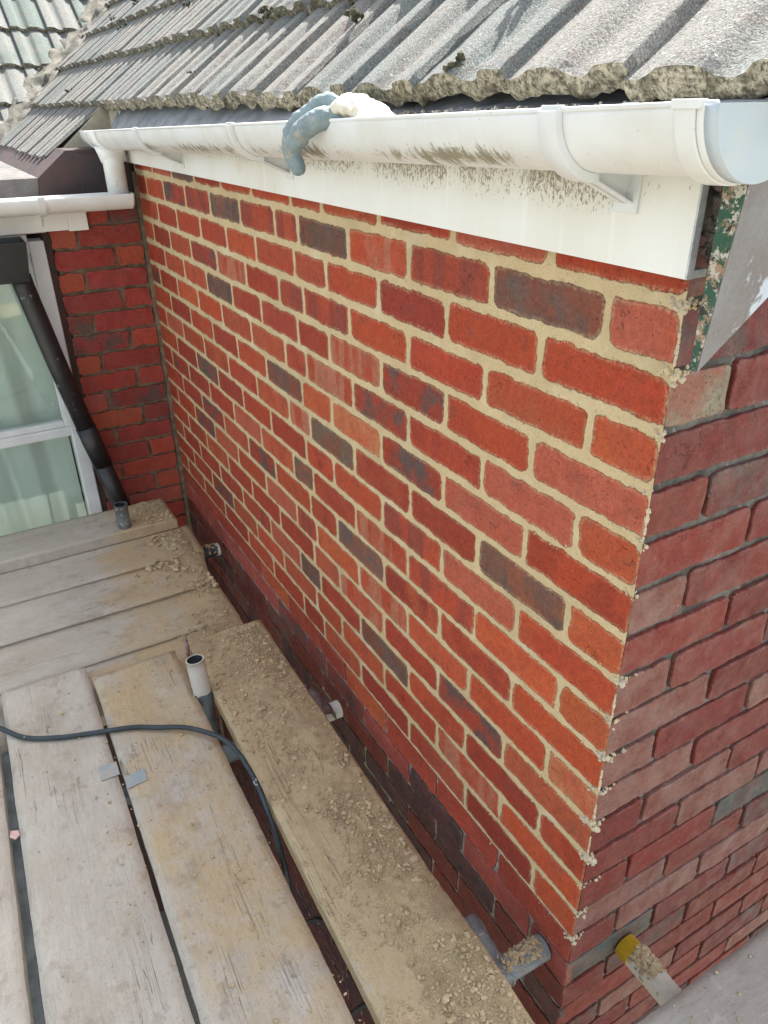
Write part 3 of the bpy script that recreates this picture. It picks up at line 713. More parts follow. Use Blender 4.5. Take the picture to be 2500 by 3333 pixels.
def bracket(x):
    mb = MB(); z = rim(x); seg = 26
    inner = []; outer = []
    for k in range(seg + 1):
        a = math.pi + (math.pi * 0.93) * k / seg
        inner.append((YC + .0568 * math.cos(a), z + .0568 * math.sin(a)))
        t = k / seg
        ro = .0605 + .004 * t
        outer.append((YC + ro * math.cos(a), z + ro * math.sin(a)))
    # underside runs out to the foot of the fascia plate
    cut = int(seg * .52)
    op = outer[:cut] + [(outer[cut][0], outer[cut][1])] + [(-0.0305, z - .090)]
    web = inner[:seg + 1] + [(-0.0305, z - .03)] + list(reversed(op))
    mb.prism(web, 0, x - .0025, x + .0025)
    # flange along the outer edge
    fl = op
    for i in range(cut - 1, len(fl) - 1):
        (y0, z0), (y1, z1) = fl[i], fl[i + 1]
        dx, dz = y1 - y0, z1 - z0; L = math.hypot(dx, dz); nx_, nz_ = -dz / L * .0022, dx / L * .0022
        mb.prism([(y0, z0), (y1, z1), (y1 + nx_, z1 + nz_), (y0 + nx_, z0 + nz_)], 0, x - .012, x + .012)
    gutter_sweep(mb, [x - .0125, x + .0125], .0655, .0562, rim, math.pi, math.pi * 1.5, 26)
    mb.box((x - .016, -.0335, z - .098), (x + .018, -.0302, z - .02))
    mb.box((x - .012, YC - .062, z - .004), (x + .012, YC - .053, z + .0045))
    mb.box((x - .010, YC + .045, z - .003), (x + .010, YC + .055, z + .006))
    return gp(mb.build('gutter_bracket', [m_brkt], None, fix=True, bevel=.0006))
for x in (-1.70, -0.967, -0.073): bracket(x)
# outlet and short downpipe
mb = MB(); mb.tube([(-2.325, YC, 1.285), (-2.325, YC, 1.262), (-2.322, YC, 1.235)], [.052, .044, .0365], 28)
gutter_sweep(mb, [-2.41, -2.24], .0600, .0565, rim); gutter_sweep(mb, [-2.416, -2.404], .0625, .0565, rim); gutter_sweep(mb, [-2.246, -2.234], .0625, .0565, rim)
o = gp(mb.build('outlet', [m_white], None))
mb = MB(); mb.tube([(-2.322, YC, 1.252), (-2.318, YC, 1.238), (-2.318, YC, 1.236), (-2.312, YC, 1.105)], [.037, .037, .034, .034], 28, r_in=.003)
o = gp(mb.build('downpipe', [m_white], None)); vattr(o, 'wear', lambda c: .25)
# lower gutter on the window wall, runs along y
lz = 1.143
mb = MB(); N = 28
def lower_section(y, r):
    return [(-2.294 + r * math.cos(math.pi + math.pi * k / N), y, lz + r * math.sin(math.pi + math.pi * k / N)) for k in range(N + 1)]
ys = [-0.055, -0.5, -1.2, -2.4]; rows = []
for y in ys: rows.append(mb.add(lower_section(y, .052) + list(reversed(lower_section(y, .0495)))))
K = 2 * (N + 1)
for i in range(len(rows) - 1):
    for k in range(K):
        j = (k + 1) % K; mb.face([rows[i] + k, rows[i] + j, rows[i + 1] + j, rows[i + 1] + k], 0, True)
n = mb.add(lower_section(-0.053, .053) + lower_section(-.049, .046)); 
for k in range(N): mb.face([n + k, n + k + 1, n + N + 1 + k + 1, n + N + 1 + k], 0, True)
mb.face([n + N + 1 + k for k in range(N + 1)], 0)
lg = hp(mb.build('gutter', [m_white], None), 'lower white gutter above the window'); vattr(lg, 'wear', lambda c: .35 if c.y < -.36 else 0.05)
def lbr(y):
    mb = MB()
    P1 = [(-2.294 + .0575 * math.cos(math.pi * (1 + k / 20)), lz + .0575 * math.sin(math.pi * (1 + k / 20))) for k in range(21)]
    P2 = [(-2.294 + .0522 * math.cos(math.pi * (1 + k / 20)), lz + .0522 * math.sin(math.pi * (1 + k / 20))) for k in range(21)]
    mb.prism(P1 + P2[::-1], 1, y - .011, y + .011); mb.box((-2.245, y - .010, lz - .004), (-2.234, y + .010, lz + .007))
    mb.prism([(-2.33, lz - .045), (-2.285, lz - .056), (-2.34, lz - .095)], 1, y - .002, y + .002)
    o = mb.build('gutter_bracket', [m_brkt], None); o.parent = lg; return o
for y in (-.345, -1.15): lbr(y)
# lower fascia
mb = MB(); mb.box((-2.375, -2.4, 1.030), (-2.3605, -0.262, 1.120)); mb.box((-2.376, -0.2615, 1.026), (-2.3585, -0.197, 1.120))
mb.box((-2.56, -2.4, 1.026), (-2.376, -.335, 1.034))
o = hp(mb.build('fascia_board', [m_fascia], None, bevel=.001), 'small white fascia board above the window')
# bay roof
mb = MB()
mb.prism([(-2.4, 1.115), (-2.4, 1.194), (-0.318, 1.194), (-.330, 1.115)], 0, -4.9, -2.42, 0)
mb.prism([(-.3295, 1.112), (-.3175, 1.194), (-.215, 1.274), (-.10, 1.274), (0.0, 1.30), (0.0, 1.112)], 0, -4.9, -2.4205, 1)
mb.box((-2.4203, -0.186, 1.115), (-2.4155, -0.01, 1.262), 1)
o = mb.build('low_roof', [m_bay, m_cheek], None, bevel=.003); hp(o, 'small felted roof and dark cheek beside the downpipe')
# cream render wedge under the verge and eaves tray
mb = MB()
mb.prism([(-0.232, 1.240), (-0.010, 1.424), (0.05, 1.43), (0.05, 1.262), (-0.19, 1.258)], 0, -2.70, -2.603, 0)
mb.prism([(-.018, 1.250), (-.014, 1.412), (.05, 1.45), (.05, 1.250)], 0, -2.60, -2.475, 0)
o = mb.build('verge_render', [m_cream], None, bevel=.004); hp(o, 'cream mortar wedge under the tile verge')
mb = MB(); n = 60; rows = []
for i in range(n + 1):
    x = -2.46 + (2.60) * i / n
    d = nz(x, 0, 0, 9) * .002; sag = .002 * math.sin(x * 31)
    rows.append(mb.add([(x, -.062, rim(x) - .020 + d), (x, -.052, rim(x) + .002 + d), (x, -.030, (rim(x) + 1.388) / 2 + .003 + d + sag), (x, -.004, 1.394 + d - sag), (x, .05, 1.445)]))
for i in range(n):
    for k in range(4): mb.face([rows[i] + k, rows[i + 1] + k, rows[i + 1] + k + 1, rows[i] + k + 1], 0, True)
o = mb.build('eaves_tray', [m_felt], None, fix=False); hp(o, 'grey felt eaves tray between tiles and gutter')
md = o.modifiers.new('s', 'SOLIDIFY'); md.thickness = .0018
# small white plastic scrap by the left end
mb = MB(); mb.prism([(-.012, 1.345), (.03, 1.352), (.036, 1.392), (.0, 1.400), (-.018, 1.395)], 0, -2.435, -2.431)
o = mb.build('soffit_vent', [m_white], None, bevel=.001); hp(o)

# ---------------------------------------------------------------- roofs
TH = R(40)
PROF = [(0.00, .001), (.008, .001), (.020, .003), (.034, .010), (.046, .0185), (.056, .0215), (.072, .022), (.090, .0215), (.098, .018), (.108, .005), (.116, .001), (.130, .001), (.141, .006), (.150, .018), (.158, .0215), (.175, .0225), (.190, .0225), (.1952, .021), (.1962, .001)]
def prof(u):
    for (a, b), (c, d) in zip(PROF[:-1], PROF[1:]):
        if a <= u <= c:
            t = (u - a) / (c - a) if c > a else 0; t = .5 * t + .5 * t * t * (3 - 2 * t); return b + (d - b) * t
    return 0.0
CW = 0.197
def tile_course(name, org, U, S, Nn, u0, u1, s0, mat, seed, clip=None, gauge=.272, usub=17, edge_rough=1.0, length=None):
    """one course: org point, U along the eave, S up the slope, Nn normal"""
    rr = random.Random(seed); mb = MB(); L = length or gauge + .035
    t0 = math.floor((u0) / CW); cols = []
    vals = []
    for ti in range(t0, int(math.ceil(u1 / CW)) + 1):
        r1 = rr.random(); ds = rr.uniform(-.007, .007); dn = rr.uniform(-.003, .003); gap = rr.uniform(-.003, .003)
        for q, (pu, ph) in enumerate(PROF):
            u = ti * CW + pu
            if u < u0 or u > u1: continue
            cols.append((u, ph * .66, r1, ds, dn, q))
    ss = [0, .012, .03, .075, .13, .19, .25, L]
    grid = []; att = []
    mb2 = MB(); faces_attr = []
    for (u, ph, r1, ds, dn, q) in cols:
        col = []
        def pt(s, h, jx=0.0):
            w_ = org + U * (u) + S * (s0 + s) + Nn * h
            return w_
        # underside, front bottom, front mid, front top, then up the tile
        lift0 = .024 + dn; 
        for (s, kind) in [(L, 'u'), (.02, 'u'), (-.002, 'b'), (-.004, 'm'), (-.001, 't')] + [(x, 's') for x in ss[1:]]:
            lift = lift0 * (1 - s / L) if s > 0 else lift0
            h = ph + lift; dss = ds
            if kind == 'u': h = ph * .7 + lift - .017 - (0.012 if s < .1 else 0)
            if kind == 'b': h = ph * .55 + lift - .026
            if kind == 'm': h = ph * .85 + lift - .013
            w_ = pt(s + ds, h)
            if kind in 'bmt':
                a = edge_rough * (.0034 if kind != 't' else .0012)
                w_ = w_ + Vector((nz(w_.x, w_.y, w_.z, 55), nz(w_.x + 9, w_.y, w_.z, 55), nz(w_.x, w_.y + 9, w_.z, 55))) * a * 1.6
            elif kind == 's':
                w_ = w_ + Nn * (nz(w_.x, w_.y, w_.z, 24) * .0018)
            col.append(w_)
        grid.append((mb.add(col), u, r1))
    K = 5 + len(ss) - 1
    for i in range(len(grid) - 1):
        a, ua, r1 = grid[i]; b, ub, rb = grid[i + 1]
        if ub - ua > .05: continue
        for k in range(K - 1):
            if clip is not None:
                c_ = (Vector(mb.v[a + k]) + Vector(mb.v[b + k + 1])) / 2
                if not clip(c_): continue
            e = 1.0 if k in (1, 2, 3) else 0.0
            mb.face([a + k, b + k, b + k + 1, a + k + 1], 0, k >= 5, dict(tr=(r1, 0, e)))
    o = mb.build(name, [mat], None, fix=False); return o
Ux, Sm, Nm = Vector((1, 0, 0)), Vector((0, math.cos(TH), math.sin(TH))), Vector((0, -math.sin(TH), math.cos(TH)))
XV = -4.40
def cl_main(c): return c.x > XV - (c.y + .03) * 1.0 - .05
roof = empty('tiled_roof', (-1.2, 0, 1.40)); hp(roof, 'weathered grey concrete tile roof with mossy mortar eaves')
RO = Vector((-1.2, 0, 1.40))
org = Vector((-0.078 + CW * 2 , -.03, 1.394)) 
for k in range(11):
    u0, u1 = (-7.2, 0.243 - (org.x)) , 0
    off = CW / 2 * 0
    lo = -2.62 if k == 0 else -7.5
    s0 = k * .272
    # the eave course carries on past the gutter to the valley
    o = tile_course('tile_course', org, Ux, Sm, Nm, -7.4 - org.x, 0.262 - org.x, s0, m_tile, 40 + k, cl_main, edge_rough=1.0 if k < 3 else .7)
    o.parent = roof; o.location = -RO
    if k == 0: o['label'] = 'eaves course of grey tiles with mortar crusted lower edge'
o = tile_course('tile_course', org, Ux, Sm, Nm, -7.4 - org.x, -2.60 - org.x, -.272, m_tile, 39, cl_main, edge_rough=.8)
o.parent = roof; o.location = -RO; o['label'] = 'short lowest tile course left of the gutter end'
# verge sides + deck under tiles
mb = MB()
def P3(x, s, h): return org * 0 + Vector((x, 0, 0)) + Vector((0, org.y, org.z)) + Sm * s + Nm * h
def slab(x0, x1, s0, s1, h0, h1, mi=0):
    v = [P3(x0, s0, h0), P3(x1, s0, h0), P3(x1, s1, h0), P3(x0, s1, h0), P3(x0, s0, h1), P3(x1, s0, h1), P3(x1, s1, h1), P3(x0, s1, h1)]
    n = mb.add(v)
    for q in ((0, 3, 2, 1), (4, 5, 6, 7), (0, 1, 5, 4), (1, 2, 6, 5), (2, 3, 7, 6), (3, 0, 4, 7)): mb.face([n + i for i in q], mi)
slab(-2.4, 0.05, .06, 3.0, -.05, -.004); slab(-4.4, -2.62, -.20, 3.0, -.05, -.006)
o = mb.build('roof_deck', [m_dark], None); o.parent = roof; o.location = -RO
# ridge
mb = MB(); rp = P3(0, 11 * .272 + .03, .02)
mb.tube([(0.26, rp.y, rp.z - .03), (-3, rp.y, rp.z - .03), (-7, rp.y, rp.z - .03)], .12, 16)
o = mb.build('ridge_tile', [m_tile], None); o.parent = roof; o.location = -RO
# gable infill behind the barge and back slope
mb = MB(); mb.prism([(.05, 1.28), (.05, 1.33), (rp.y, rp.z - .12), (rp.y * 2, 1.28)], 0, -.20, -.004, 0)
o = mb.build('gable_render', [mat_noise('brick_coloured_render', (0.17, 0.05, 0.035), (0.12, 0.04, 0.03), 12, .95, 200, .002)], None); o.parent = roof; o.location = -RO
mb = MB(); mb.prism([(rp.y, rp.z - .02), (rp.y * 2 + .1, 1.34), (rp.y * 2 + .1, 1.38), (rp.y, rp.z + .04)], 0, -7, .25, 0)
o = mb.build('back_slope', [m_tile], None); o.parent = roof; o.location = -RO

# neighbouring slope facing +x, meeting in the valley
Uy, S2, N2 = Vector((0, -1, 0)), Vector((-math.cos(TH), 0, math.sin(TH))), Vector((math.sin(TH), 0, math.cos(TH)))
roof2 = empty('tiled_roof', (-5.5, 0, 1.8)); hp(roof2, 'green and red tile slope beyond the valley'); R2 = Vector((-5.5, 0, 1.8))
org2 = Vector((XV, 0, 1.40))
def cl2(c): return c.x < XV - (c.y + .03) + .03
for k in range(-3, 12):
    o = tile_course('tile_course', org2, Uy, S2, N2, -3.2, 2.2, k * .30, m_tile2, 90 + k, cl2, gauge=.30, edge_rough=.6)
    o.parent = roof2; o.location = -R2
mb = MB()
v = [org2 + Uy * a + S2 * s + N2 * h for a in (-3.2, 2.2) for s in (-.9, 3.6) for h in (-.05, -.03)]
n = mb.add(v)
for q in ((0, 1, 3, 2), (4, 6, 7, 5), (0, 4, 5, 1), (2, 3, 7, 6), (1, 5, 7, 3), (0, 2, 6, 4)): mb.face([n + i for i in q], 0)
o = mb.build('roof_deck', [m_dark], None); o.parent = roof2; o.location = -R2
# valley mortar strip, rough
mb = MB(); n = 150; W = 12; rows = []
for i in range(n + 1):
    t = -0.45 + 3.2 * i / n; row = []
    for j in range(W + 1):
        w_ = (j / W - .5)
        y = -.03 + t; x = XV - t
        if w_ > 0: q = Vector((x + w_ * .24, y, 0)); z = 1.42 + .839 * (y + .03)      # on main slope
        else: q = Vector((x, y - (-w_) * .24, 0)); z = 1.42 + .839 * (XV - x)
        z += .030 * (1 - abs(w_) * 1.6) + .028 * nz(q.x, q.y, 0, 14) + .016 * nz(q.x, q.y, 3, 45)
        if j in (0, W): z -= .03
        row.append((q.x + nz(q.x, q.y, 5, 20) * .03, q.y + nz(q.x, q.y, 8, 20) * .03, z))
    rows.append(mb.add(row))
for i in range(n):
    for j in range(W): mb.face([rows[i] + j, rows[i] + j + 1, rows[i + 1] + j + 1, rows[i + 1] + j], 0, True)
o = mb.build('valley_mortar', [m_roofmortar], None, fix=False); o.parent = roof2; o.location = -R2
o['label'] = 'rough grey mortar filling the roof valley'

# bargeboard
mb = MB()
t_, b_ = 1.395, 1.150
pl = [(-.046, b_), (-.046, 1.335), (.70, 1.335 + .746 * .839), (.70, 1.158 + .72 * .78)]
mb.prism(pl, 0, .057, .082, 1); mb.prism([(-.0485, b_ + .002), (-.0465, b_ + .002), (-.0465, 1.333), (-.0485, 1.333)], 0, .0575, .0815, 0)

for i_, v_ in enumerate(mb.v):
    if v_[1] < .1 and v_[0] > .06: mb.v[i_] = (v_[0] - .017 * max(0, (1.335 - v_[2]) / .185), v_[1], v_[2])
o = mb.build('bargeboard', [m_barge, m_bargeface], None); hp(o, 'old timber bargeboard end with peeling green paint')

# ---------------------------------------------------------------- window
win = empty('window', (-2.41, -1.2, 0)); hp(win, 'white framed window with pale green net curtains'); WO = Vector((-2.41, -1.2, 0))
def wp(o): o.parent = win; o.location = -WO; return o
mb = MB()
mb.box((-2.47, -.398, -.75), (-2.385, -.348, 1.0))            # right jamb
mb.box((-2.47, -2.3, .960), (-2.386, -.398, 1.024))
mb.box((-2.465, -2.3, .286), (-2.392, -.398, .322))
mb.box((-2.47, -2.3, -.75), (-2.384, -.398, -.69))
mb.box((-2.4655, -1.36, -.69), (-2.3915, -1.30, .960)); mb.box((-2.47, -2.36, -.75), (-2.386, -2.3, 1.0))
wp(mb.build('window_frame', [m_frame], None, bevel=.004))
mb = MB(); mb.box((-2.45, -.415, .322), (-2.402, -.3985, .96)); mb.box((-2.45, -1.3, .93), (-2.403, -.4155, .9595)); mb.box((-2.45, -1.3, .3225), (-2.403, -.4155, .345))
wp(mb.build('sash', [m_frame], None, bevel=.002))
mb = MB(); mb.box((-2.43, -2.3, -.69), (-2.426, -.398, .96)); wp(mb.build('window_pane', [m_glass], None))
mb = MB(); n = 420; rows = []
for i in range(n + 1):
    y = -2.29 + 1.89 * i / n; row = []
    for z in [-.74 + 1.72 * j / 14 for j in range(15)]:
        sway = .022 * math.sin(z * 1.7 + y * 2)
        ph = y * 34 + 1.9 * math.sin(y * 9 + z * .9) + 1.3 * z
        x = -2.505 + .034 * math.sin(ph) * abs(math.sin(ph)) ** .3 + .008 * math.sin(ph * 2.3 + 1 + z) + sway * .3
        row.append((x, y, z))
    rows.append(mb.add(row))
for i in range(n):
    for j in range(14): mb.face([rows[i] + j, rows[i + 1] + j, rows[i + 1] + j + 1, rows[i] + j + 1], 0, True)
wp(mb.build('curtain', [m_curtain], None, fix=False))
mb = MB(); mb.box((-2.75, -2.4, -.8), (-2.70, -.30, 1.02)); wp(mb.build('room_darkness', [m_dark], None))
# brick reveal and plinth of the window wall, darkened so board gaps look unlit
mb = MB(); mb.box((-2.50, -2.5, -2.6), (-2.40, -.326, -.75)); mb.box((-2.47, -.347, -.75), (-2.396, -.3255, 1.026))
o = mb.build('window_reveal', [mat_noise('shade_dark_reveal', (0.085, 0.035, 0.024), (0.05, 0.035, 0.03), 20, 0.9, 200, 0.002)], None); hp(o)

# hopper and black downpipe
dp = empty('downpipe', (-2.3, -.4, 0)); hp(dp, 'black plastic downpipe and hopper head splashed with mortar'); DO = Vector((-2.3, -.4, 0))
def dpp(o): o.parent = dp; o.location = Vector(o.location) - DO; return o
mb = MB()
def frus(z0, z1, a, b):  # a=(x0,x1,y0,y1) at z0
    n = mb.add([(a[0], a[2], z0), (a[1], a[2], z0), (a[1], a[3], z0), (a[0], a[3], z0), (b[0], b[2], z1), (b[1], b[2], z1), (b[1], b[3], z1), (b[0], b[3], z1)])
    for q in ((0, 3, 2, 1), (0, 1, 5, 4), (1, 2, 6, 5), (2, 3, 7, 6), (3, 0, 4, 7)): mb.face([n + i for i in q], 0)
frus(.895, 1.02, (-2.365, -2.245, -.60, -.432), (-2.378, -2.232, -.62, -.418))
o = mb.build('hopper_head', [m_black], None); md = o.modifiers.new('s', 'SOLIDIFY'); md.thickness = .004; md = o.modifiers.new('b', 'BEVEL'); md.width = .004; md.segments = 2
dpp(o)
mb = MB(); mb.tube([(-2.315, -.452, .905), (-2.315, -.448, .87), (-2.315, -.402, .60), (-2.315, -.335, .25)], .034, 24)
mb.tube([(-2.315, -.353, .34), (-2.315, -.318, .175)], .0362, 24); mb.tube([(-2.315, -.325, .20), (-2.315, -.285, .0), (-2.315, -.19, -.5)], .034, 24)
mb.tube([(-2.315, -.19, -.48), (-2.315, -.19, -2.6)], .034, 16)
o = dpp(mb.build('pipe', [mat_noise('pipe_black', (0.010, 0.011, 0.013), (0.022, 0.022, 0.025), 5, 0.38, 260, 0.0004, spots=0.8, spotc=(0.36, 0.38, 0.40), spotth=0.64, spotscale=22)], None))
# wavy inner curtain light etc are skipped; wall below the window keeps going down

# ---------------------------------------------------------------- scaffold boards
def dust_at(x, y):
    """amount of mortar dust on the deck, 0..1"""
    d = 0.0
    if x > -1.33:
        d = max(d, 1.25 - abs(y + .19) / .30)
        d = max(d, .72 - abs(y + .5) / .9 - max(0, -.2 - x) * .05)
        if y < -.6: d = min(d, .22)
        if x > -1.0 and y < -.36: d = min(d, .56)
    if x <= -1.2:
        d = max(d, 1.15 - (abs(y + .13)) / .34)
        d = max(d, (.75 - abs(y + .35) / .35) if x > -2.0 else 0)
    return max(0.0, min(1.0, d + .22 * nz(x, y, 0, 7)))
def board(name_label, corners, ztop, mat=m_board, thick=.038, bands=(), group='scaffold boards of the working deck', sub=.02):
    """corners: (x,y) of the four corners in order along length; p0->p1 is the long side"""
    p0, p1, p2, p3 = [Vector((c[0], c[1], 0)) for c in corners]
    c0 = (p0 + p1 + p2 + p3) / 4; ax = ((p1 - p0).normalized()); ay = Vector((-ax.y, ax.x, 0))
    L = (p1 - p0).length; nL = max(2, int(L / sub)); nW = max(3, int((p3 - p0).length / sub))
    mb = MB(); g = []; sd = rnd.random() * 30
    def loc(p): d = p - c0; return (d.dot(ax), d.dot(ay))
    for i in range(nL + 1):
        a = p0.lerp(p1, i / nL); b = p3.lerp(p2, i / nL); row = []
        for j in range(nW + 1):
            q = a.lerp(b, j / nW); u, v_ = loc(q)
            e = .0016 * nz(u, v_, sd, 12) if j in (0, nW) else 0
            if j in (0, nW): v_ += e + .001 * nz(u, 0, sd, 60)
            z = .0012 * nz(u, v_ * 3, sd, 5) - (.0022 if j in (0, nW) or i in (0, nL) else 0)
            row.append((u, v_, z))
        g.append(row)
    idx = [mb.add(r) for r in g]; bot = [mb.add([(r[0][0], r[0][1], -thick), (r[-1][0], r[-1][1], -thick)]) for r in g]
    for i in range(nL):
        for j in range(nW): mb.face([idx[i] + j, idx[i + 1] + j, idx[i + 1] + j + 1, idx[i] + j + 1], 0, True)
        mb.face([bot[i], bot[i + 1], idx[i + 1], idx[i]], 0); mb.face([idx[i] + nW, idx[i + 1] + nW, bot[i + 1] + 1, bot[i] + 1], 0)
        mb.face([bot[i] + 1, bot[i + 1] + 1, bot[i + 1], bot[i]], 0)
    for e, i in ((0, 0), (1, nL)):
        mb.face([bot[i], bot[i] + 1] + [idx[i] + j for j in range(nW, -1, -1)], 0)
    o = mb.build('scaffold_board', [mat], None, fix=True)
    ang = math.atan2(ax.y, ax.x); o.location = (c0.x, c0.y, ztop); o.rotation_euler = (0, 0, ang)
    Mx = Matrix.Translation(o.location) @ Matrix.Rotation(ang, 4, 'Z')
    vattr(o, 'dust', lambda c: dust_at((Mx @ c).x, (Mx @ c).y))
    tag(o, name_label, 'scaffold board', group)
    return o, Mx
bA, MA = board('scaffold board beside the wall, thick with sandy mortar droppings', [(-1.275, -.322), (1.5, -.382), (1.5, -.152), (-1.275, -.096)], .010)
bC, MC_ = board('second scaffold board from the wall, grey with sandy smears and a zinc plate', [(-1.262, -.5965), (1.5, -.6465), (1.5, -.414), (-1.262, -.366)], .010)
bB, MBm = board('third scaffold board from the wall, pale with a brown damp stain', [(-1.325, -.824), (1.5, -.893), (1.5, -.657), (-1.325, -.6055)], .010)
bD, MD = board('bare pale scaffold board left of the tube gap at the photo edge', [(-1.35, -1.075), (1.5, -1.145), (1.5, -.916), (-1.35, -.846)], .010)
bE, _ = board('scaffold board at the far deck edge, clean grey outer board', [(-1.36, -1.32), (1.5, -1.39), (1.5, -1.160), (-1.36, -1.090)], .010)
board('farthest cross board under the window with clods by the tube', [(-2.036, -1.6), (-2.036, -.132), (-2.250, -.132), (-2.250, -1.6)], .010)
board('second cross board from the window, lumps of mortar at its wall end', [(-1.825, -1.6), (-1.825, -.100), (-2.048, -.092), (-2.060, -1.6)], -.030)
board('third cross board from the window, brown damp patch near its middle', [(-1.602, -1.6), (-1.604, -.142), (-1.815, -.108), (-1.826, -1.6)], -.030)
board('fourth cross board from the window with a long split at its wall end', [(-1.378, -1.6), (-1.372, -.128), (-1.592, -.128), (-1.594, -1.6)], -.030)
board('fifth cross board, mostly hidden under the ends of the long boards', [(-1.14, -1.6), (-1.14, -.14), (-1.364, -.14), (-1.368, -1.6)], -.030)
bR, _ = board('gritty grey scaffold board beyond the house corner at bottom right', [(.137, -.20), (.152, 2.2), (.375, 2.2), (.360, -.02)], .012, m_board2)
# zinc plates across the gap (nail plates, parts of the board they are fixed to)
mb = MB(); z = .0118
def quad(pts, t=.0012):
    mb.prism(pts, 2, z - .0006, z + t)
quad([(-.914, -.651), (-.912, -.6085), (-.868, -.6095), (-.869, -.652)])
o = mb.build('end_plate', [m_plate], None); o.parent = bB; o.matrix_parent_inverse = MBm.inverted()
mb = MB(); quad([(-.853, -.6035), (-.856, -.5565), (-.817, -.5575), (-.815, -.6035)])
o = mb.build('end_plate', [m_plate], None); o.parent = bC; o.matrix_parent_inverse = MC_.inverted()

# ---------------------------------------------------------------- tubes
def tube_obj(label, pts, r=.0242, hollow=True, mat=m_galv, dust=lambda c: .3, name='scaffold_tube', group='scaffold tubes', mats=None):
    mb = MB(); P_ = [Vector(p) for p in pts]; pts2 = []
    for a, b in zip(P_[:-1], P_[1:]):
        k = max(1, int((b - a).length / .02)); k = min(k, 60)
        for i in range(k): pts2.append(a.lerp(b, i / k))
    pts2.append(P_[-1])
    mb.tube(pts2, r, 28, r_in=.0035 if hollow else None, mi=0, mi_in=1)
    o = mb.build(name, [mat, m_darkin], None, fix=False); vattr(o, 'dust', dust)
    rel(o); tag(o, label, 'scaffold tube', group); return o
tube_obj('upright scaffold tube with white painted top standing in the gap between boards', [(-1.040, -.3505, -2.6), (-1.046, -.3515, .0), (-1.060, -.3545, .112)], mat=m_whitetube, dust=lambda c: 1.0 if c.z > .022 else .12)
tube_obj('grey upright scaffold tube in front of the window by the black downpipe', [(-2.075, -.318, -2.6), (-2.078, -.318, .105)], dust=lambda c: .55)
tube_obj('black scaffold tube stub with white end near the inside corner', [(-1.91, -1.7, -.094), (-1.91, -.02, -.094)], mat=m_blacktube, dust=lambda c: 1.1 if c.y > -.045 else .2)
tube_obj('scaffold tube stub with white flaking end below the middle of the wall', [(-.862, -1.7, -.054), (-.862, -.035, -.054)], mat=m_whitetube, dust=lambda c: .95 if c.y > -.2 else .2)
tube_obj('crosswise scaffold tube stub heaped with mortar near the wall corner', [(-.066, -.122, -.032), (-.062, -.003, -.030)], dust=lambda c: .25)
t_ = tube_obj('scaffold tube with yellow taped end sticking out beyond the wall corner', [(.004, .150, -.056), (1.5, .140, -.056)], dust=lambda c: .85)
mb = MB(); mb.tube([(.0035, .150, -.056), (.031, .1499, -.056)], .0249, 28, r_in=.005); o = mb.build('tape_band', [m_yellow], None, fix=False)
o.parent = t_; o.location = -Vector(t_.location)
tube_obj('long bluish grey scaffold tube lying under the gap at the photo edge', [(-1.36, -.835, -.063), (1.5, -.905, -.063)], dust=lambda c: .2)
tube_obj('scaffold ledger tube running low under the deck along the wall', [(-2.2, -.40, -.105), (1.6, -.40, -.105)], dust=lambda c: .2)
# couplers
def shell(mb, p0, p1, r0, r1, a0, a1, th=.004, seg=16, mi=0, wob=0.0):
    p0, p1 = Vector(p0), Vector(p1); t = (p1 - p0).normalized(); s_ = t.cross(Vector((0, 0, 1))).normalized(); up = s_.cross(t)
    g = []
    for i in range(13):
        f = i / 12; r = r0 + (r1 - r0) * f; c = p0.lerp(p1, f); row = []
        for off in (0, -th):
            for k in range(seg + 1):
                a = a0 + (a1 - a0) * k / seg
                q = c + (s_ * math.cos(a) + up * math.sin(a)) * (r + off + wob * noise.noise(Vector((f * 5, a * 1.5, 3))))
                row.append(q)
        g.append(mb.add(row))
    S_ = seg + 1
    for i in range(12):
        for k in range(seg):
            mb.face([g[i] + k, g[i] + k + 1, g[i + 1] + k + 1, g[i + 1] + k], mi, True)
            mb.face([g[i] + S_ + k + 1, g[i] + S_ + k, g[i + 1] + S_ + k, g[i + 1] + S_ + k + 1], mi, True)
        mb.face([g[i], g[i + 1], g[i + 1] + S_, g[i] + S_], mi); mb.face([g[i] + seg, g[i] + S_ + seg, g[i + 1] + S_ + seg, g[i + 1] + seg], mi)
    for i in (0, 12):
        for k in range(seg): mb.face([g[i] + k, g[i] + S_ + k, g[i] + S_ + k + 1, g[i] + k + 1], mi)
mb = MB(); shell(mb, (-.925, -.092, -.022), (-.822, -.094, -.040), .026, .033, R(-30), R(200), wob=.006); shell(mb, (-.925, -.100, -.012), (-.93, -.13, -.008), .02, .024, R(0), R(180))
o = mb.build('scaffold_coupler', [m_rust], None); rel(o); tag(o, 'rusty brown scaffold coupler poking out between board edge and wall', 'coupler', 'scaffold couplers')
mb = MB(); shell(mb, (-.170, -.108, -.022), (-.040, -.112, -.036), .030, .027, R(-50), R(215), wob=.004); mb.tube([(-.122, -.142, -.03), (-.122, -.118, -.012)], .012, 8)
mb.tube([(-.118, -.092, -.052), (-.05, -.094, -.052)], .020, 18)
o = mb.build('scaffold_coupler', [m_galv], None); vattr(o, 'dust', lambda c: .55); rel(o); tag(o, 'grey steel scaffold coupler clamped where the mortar heaped tube crosses', 'coupler', 'scaffold couplers')

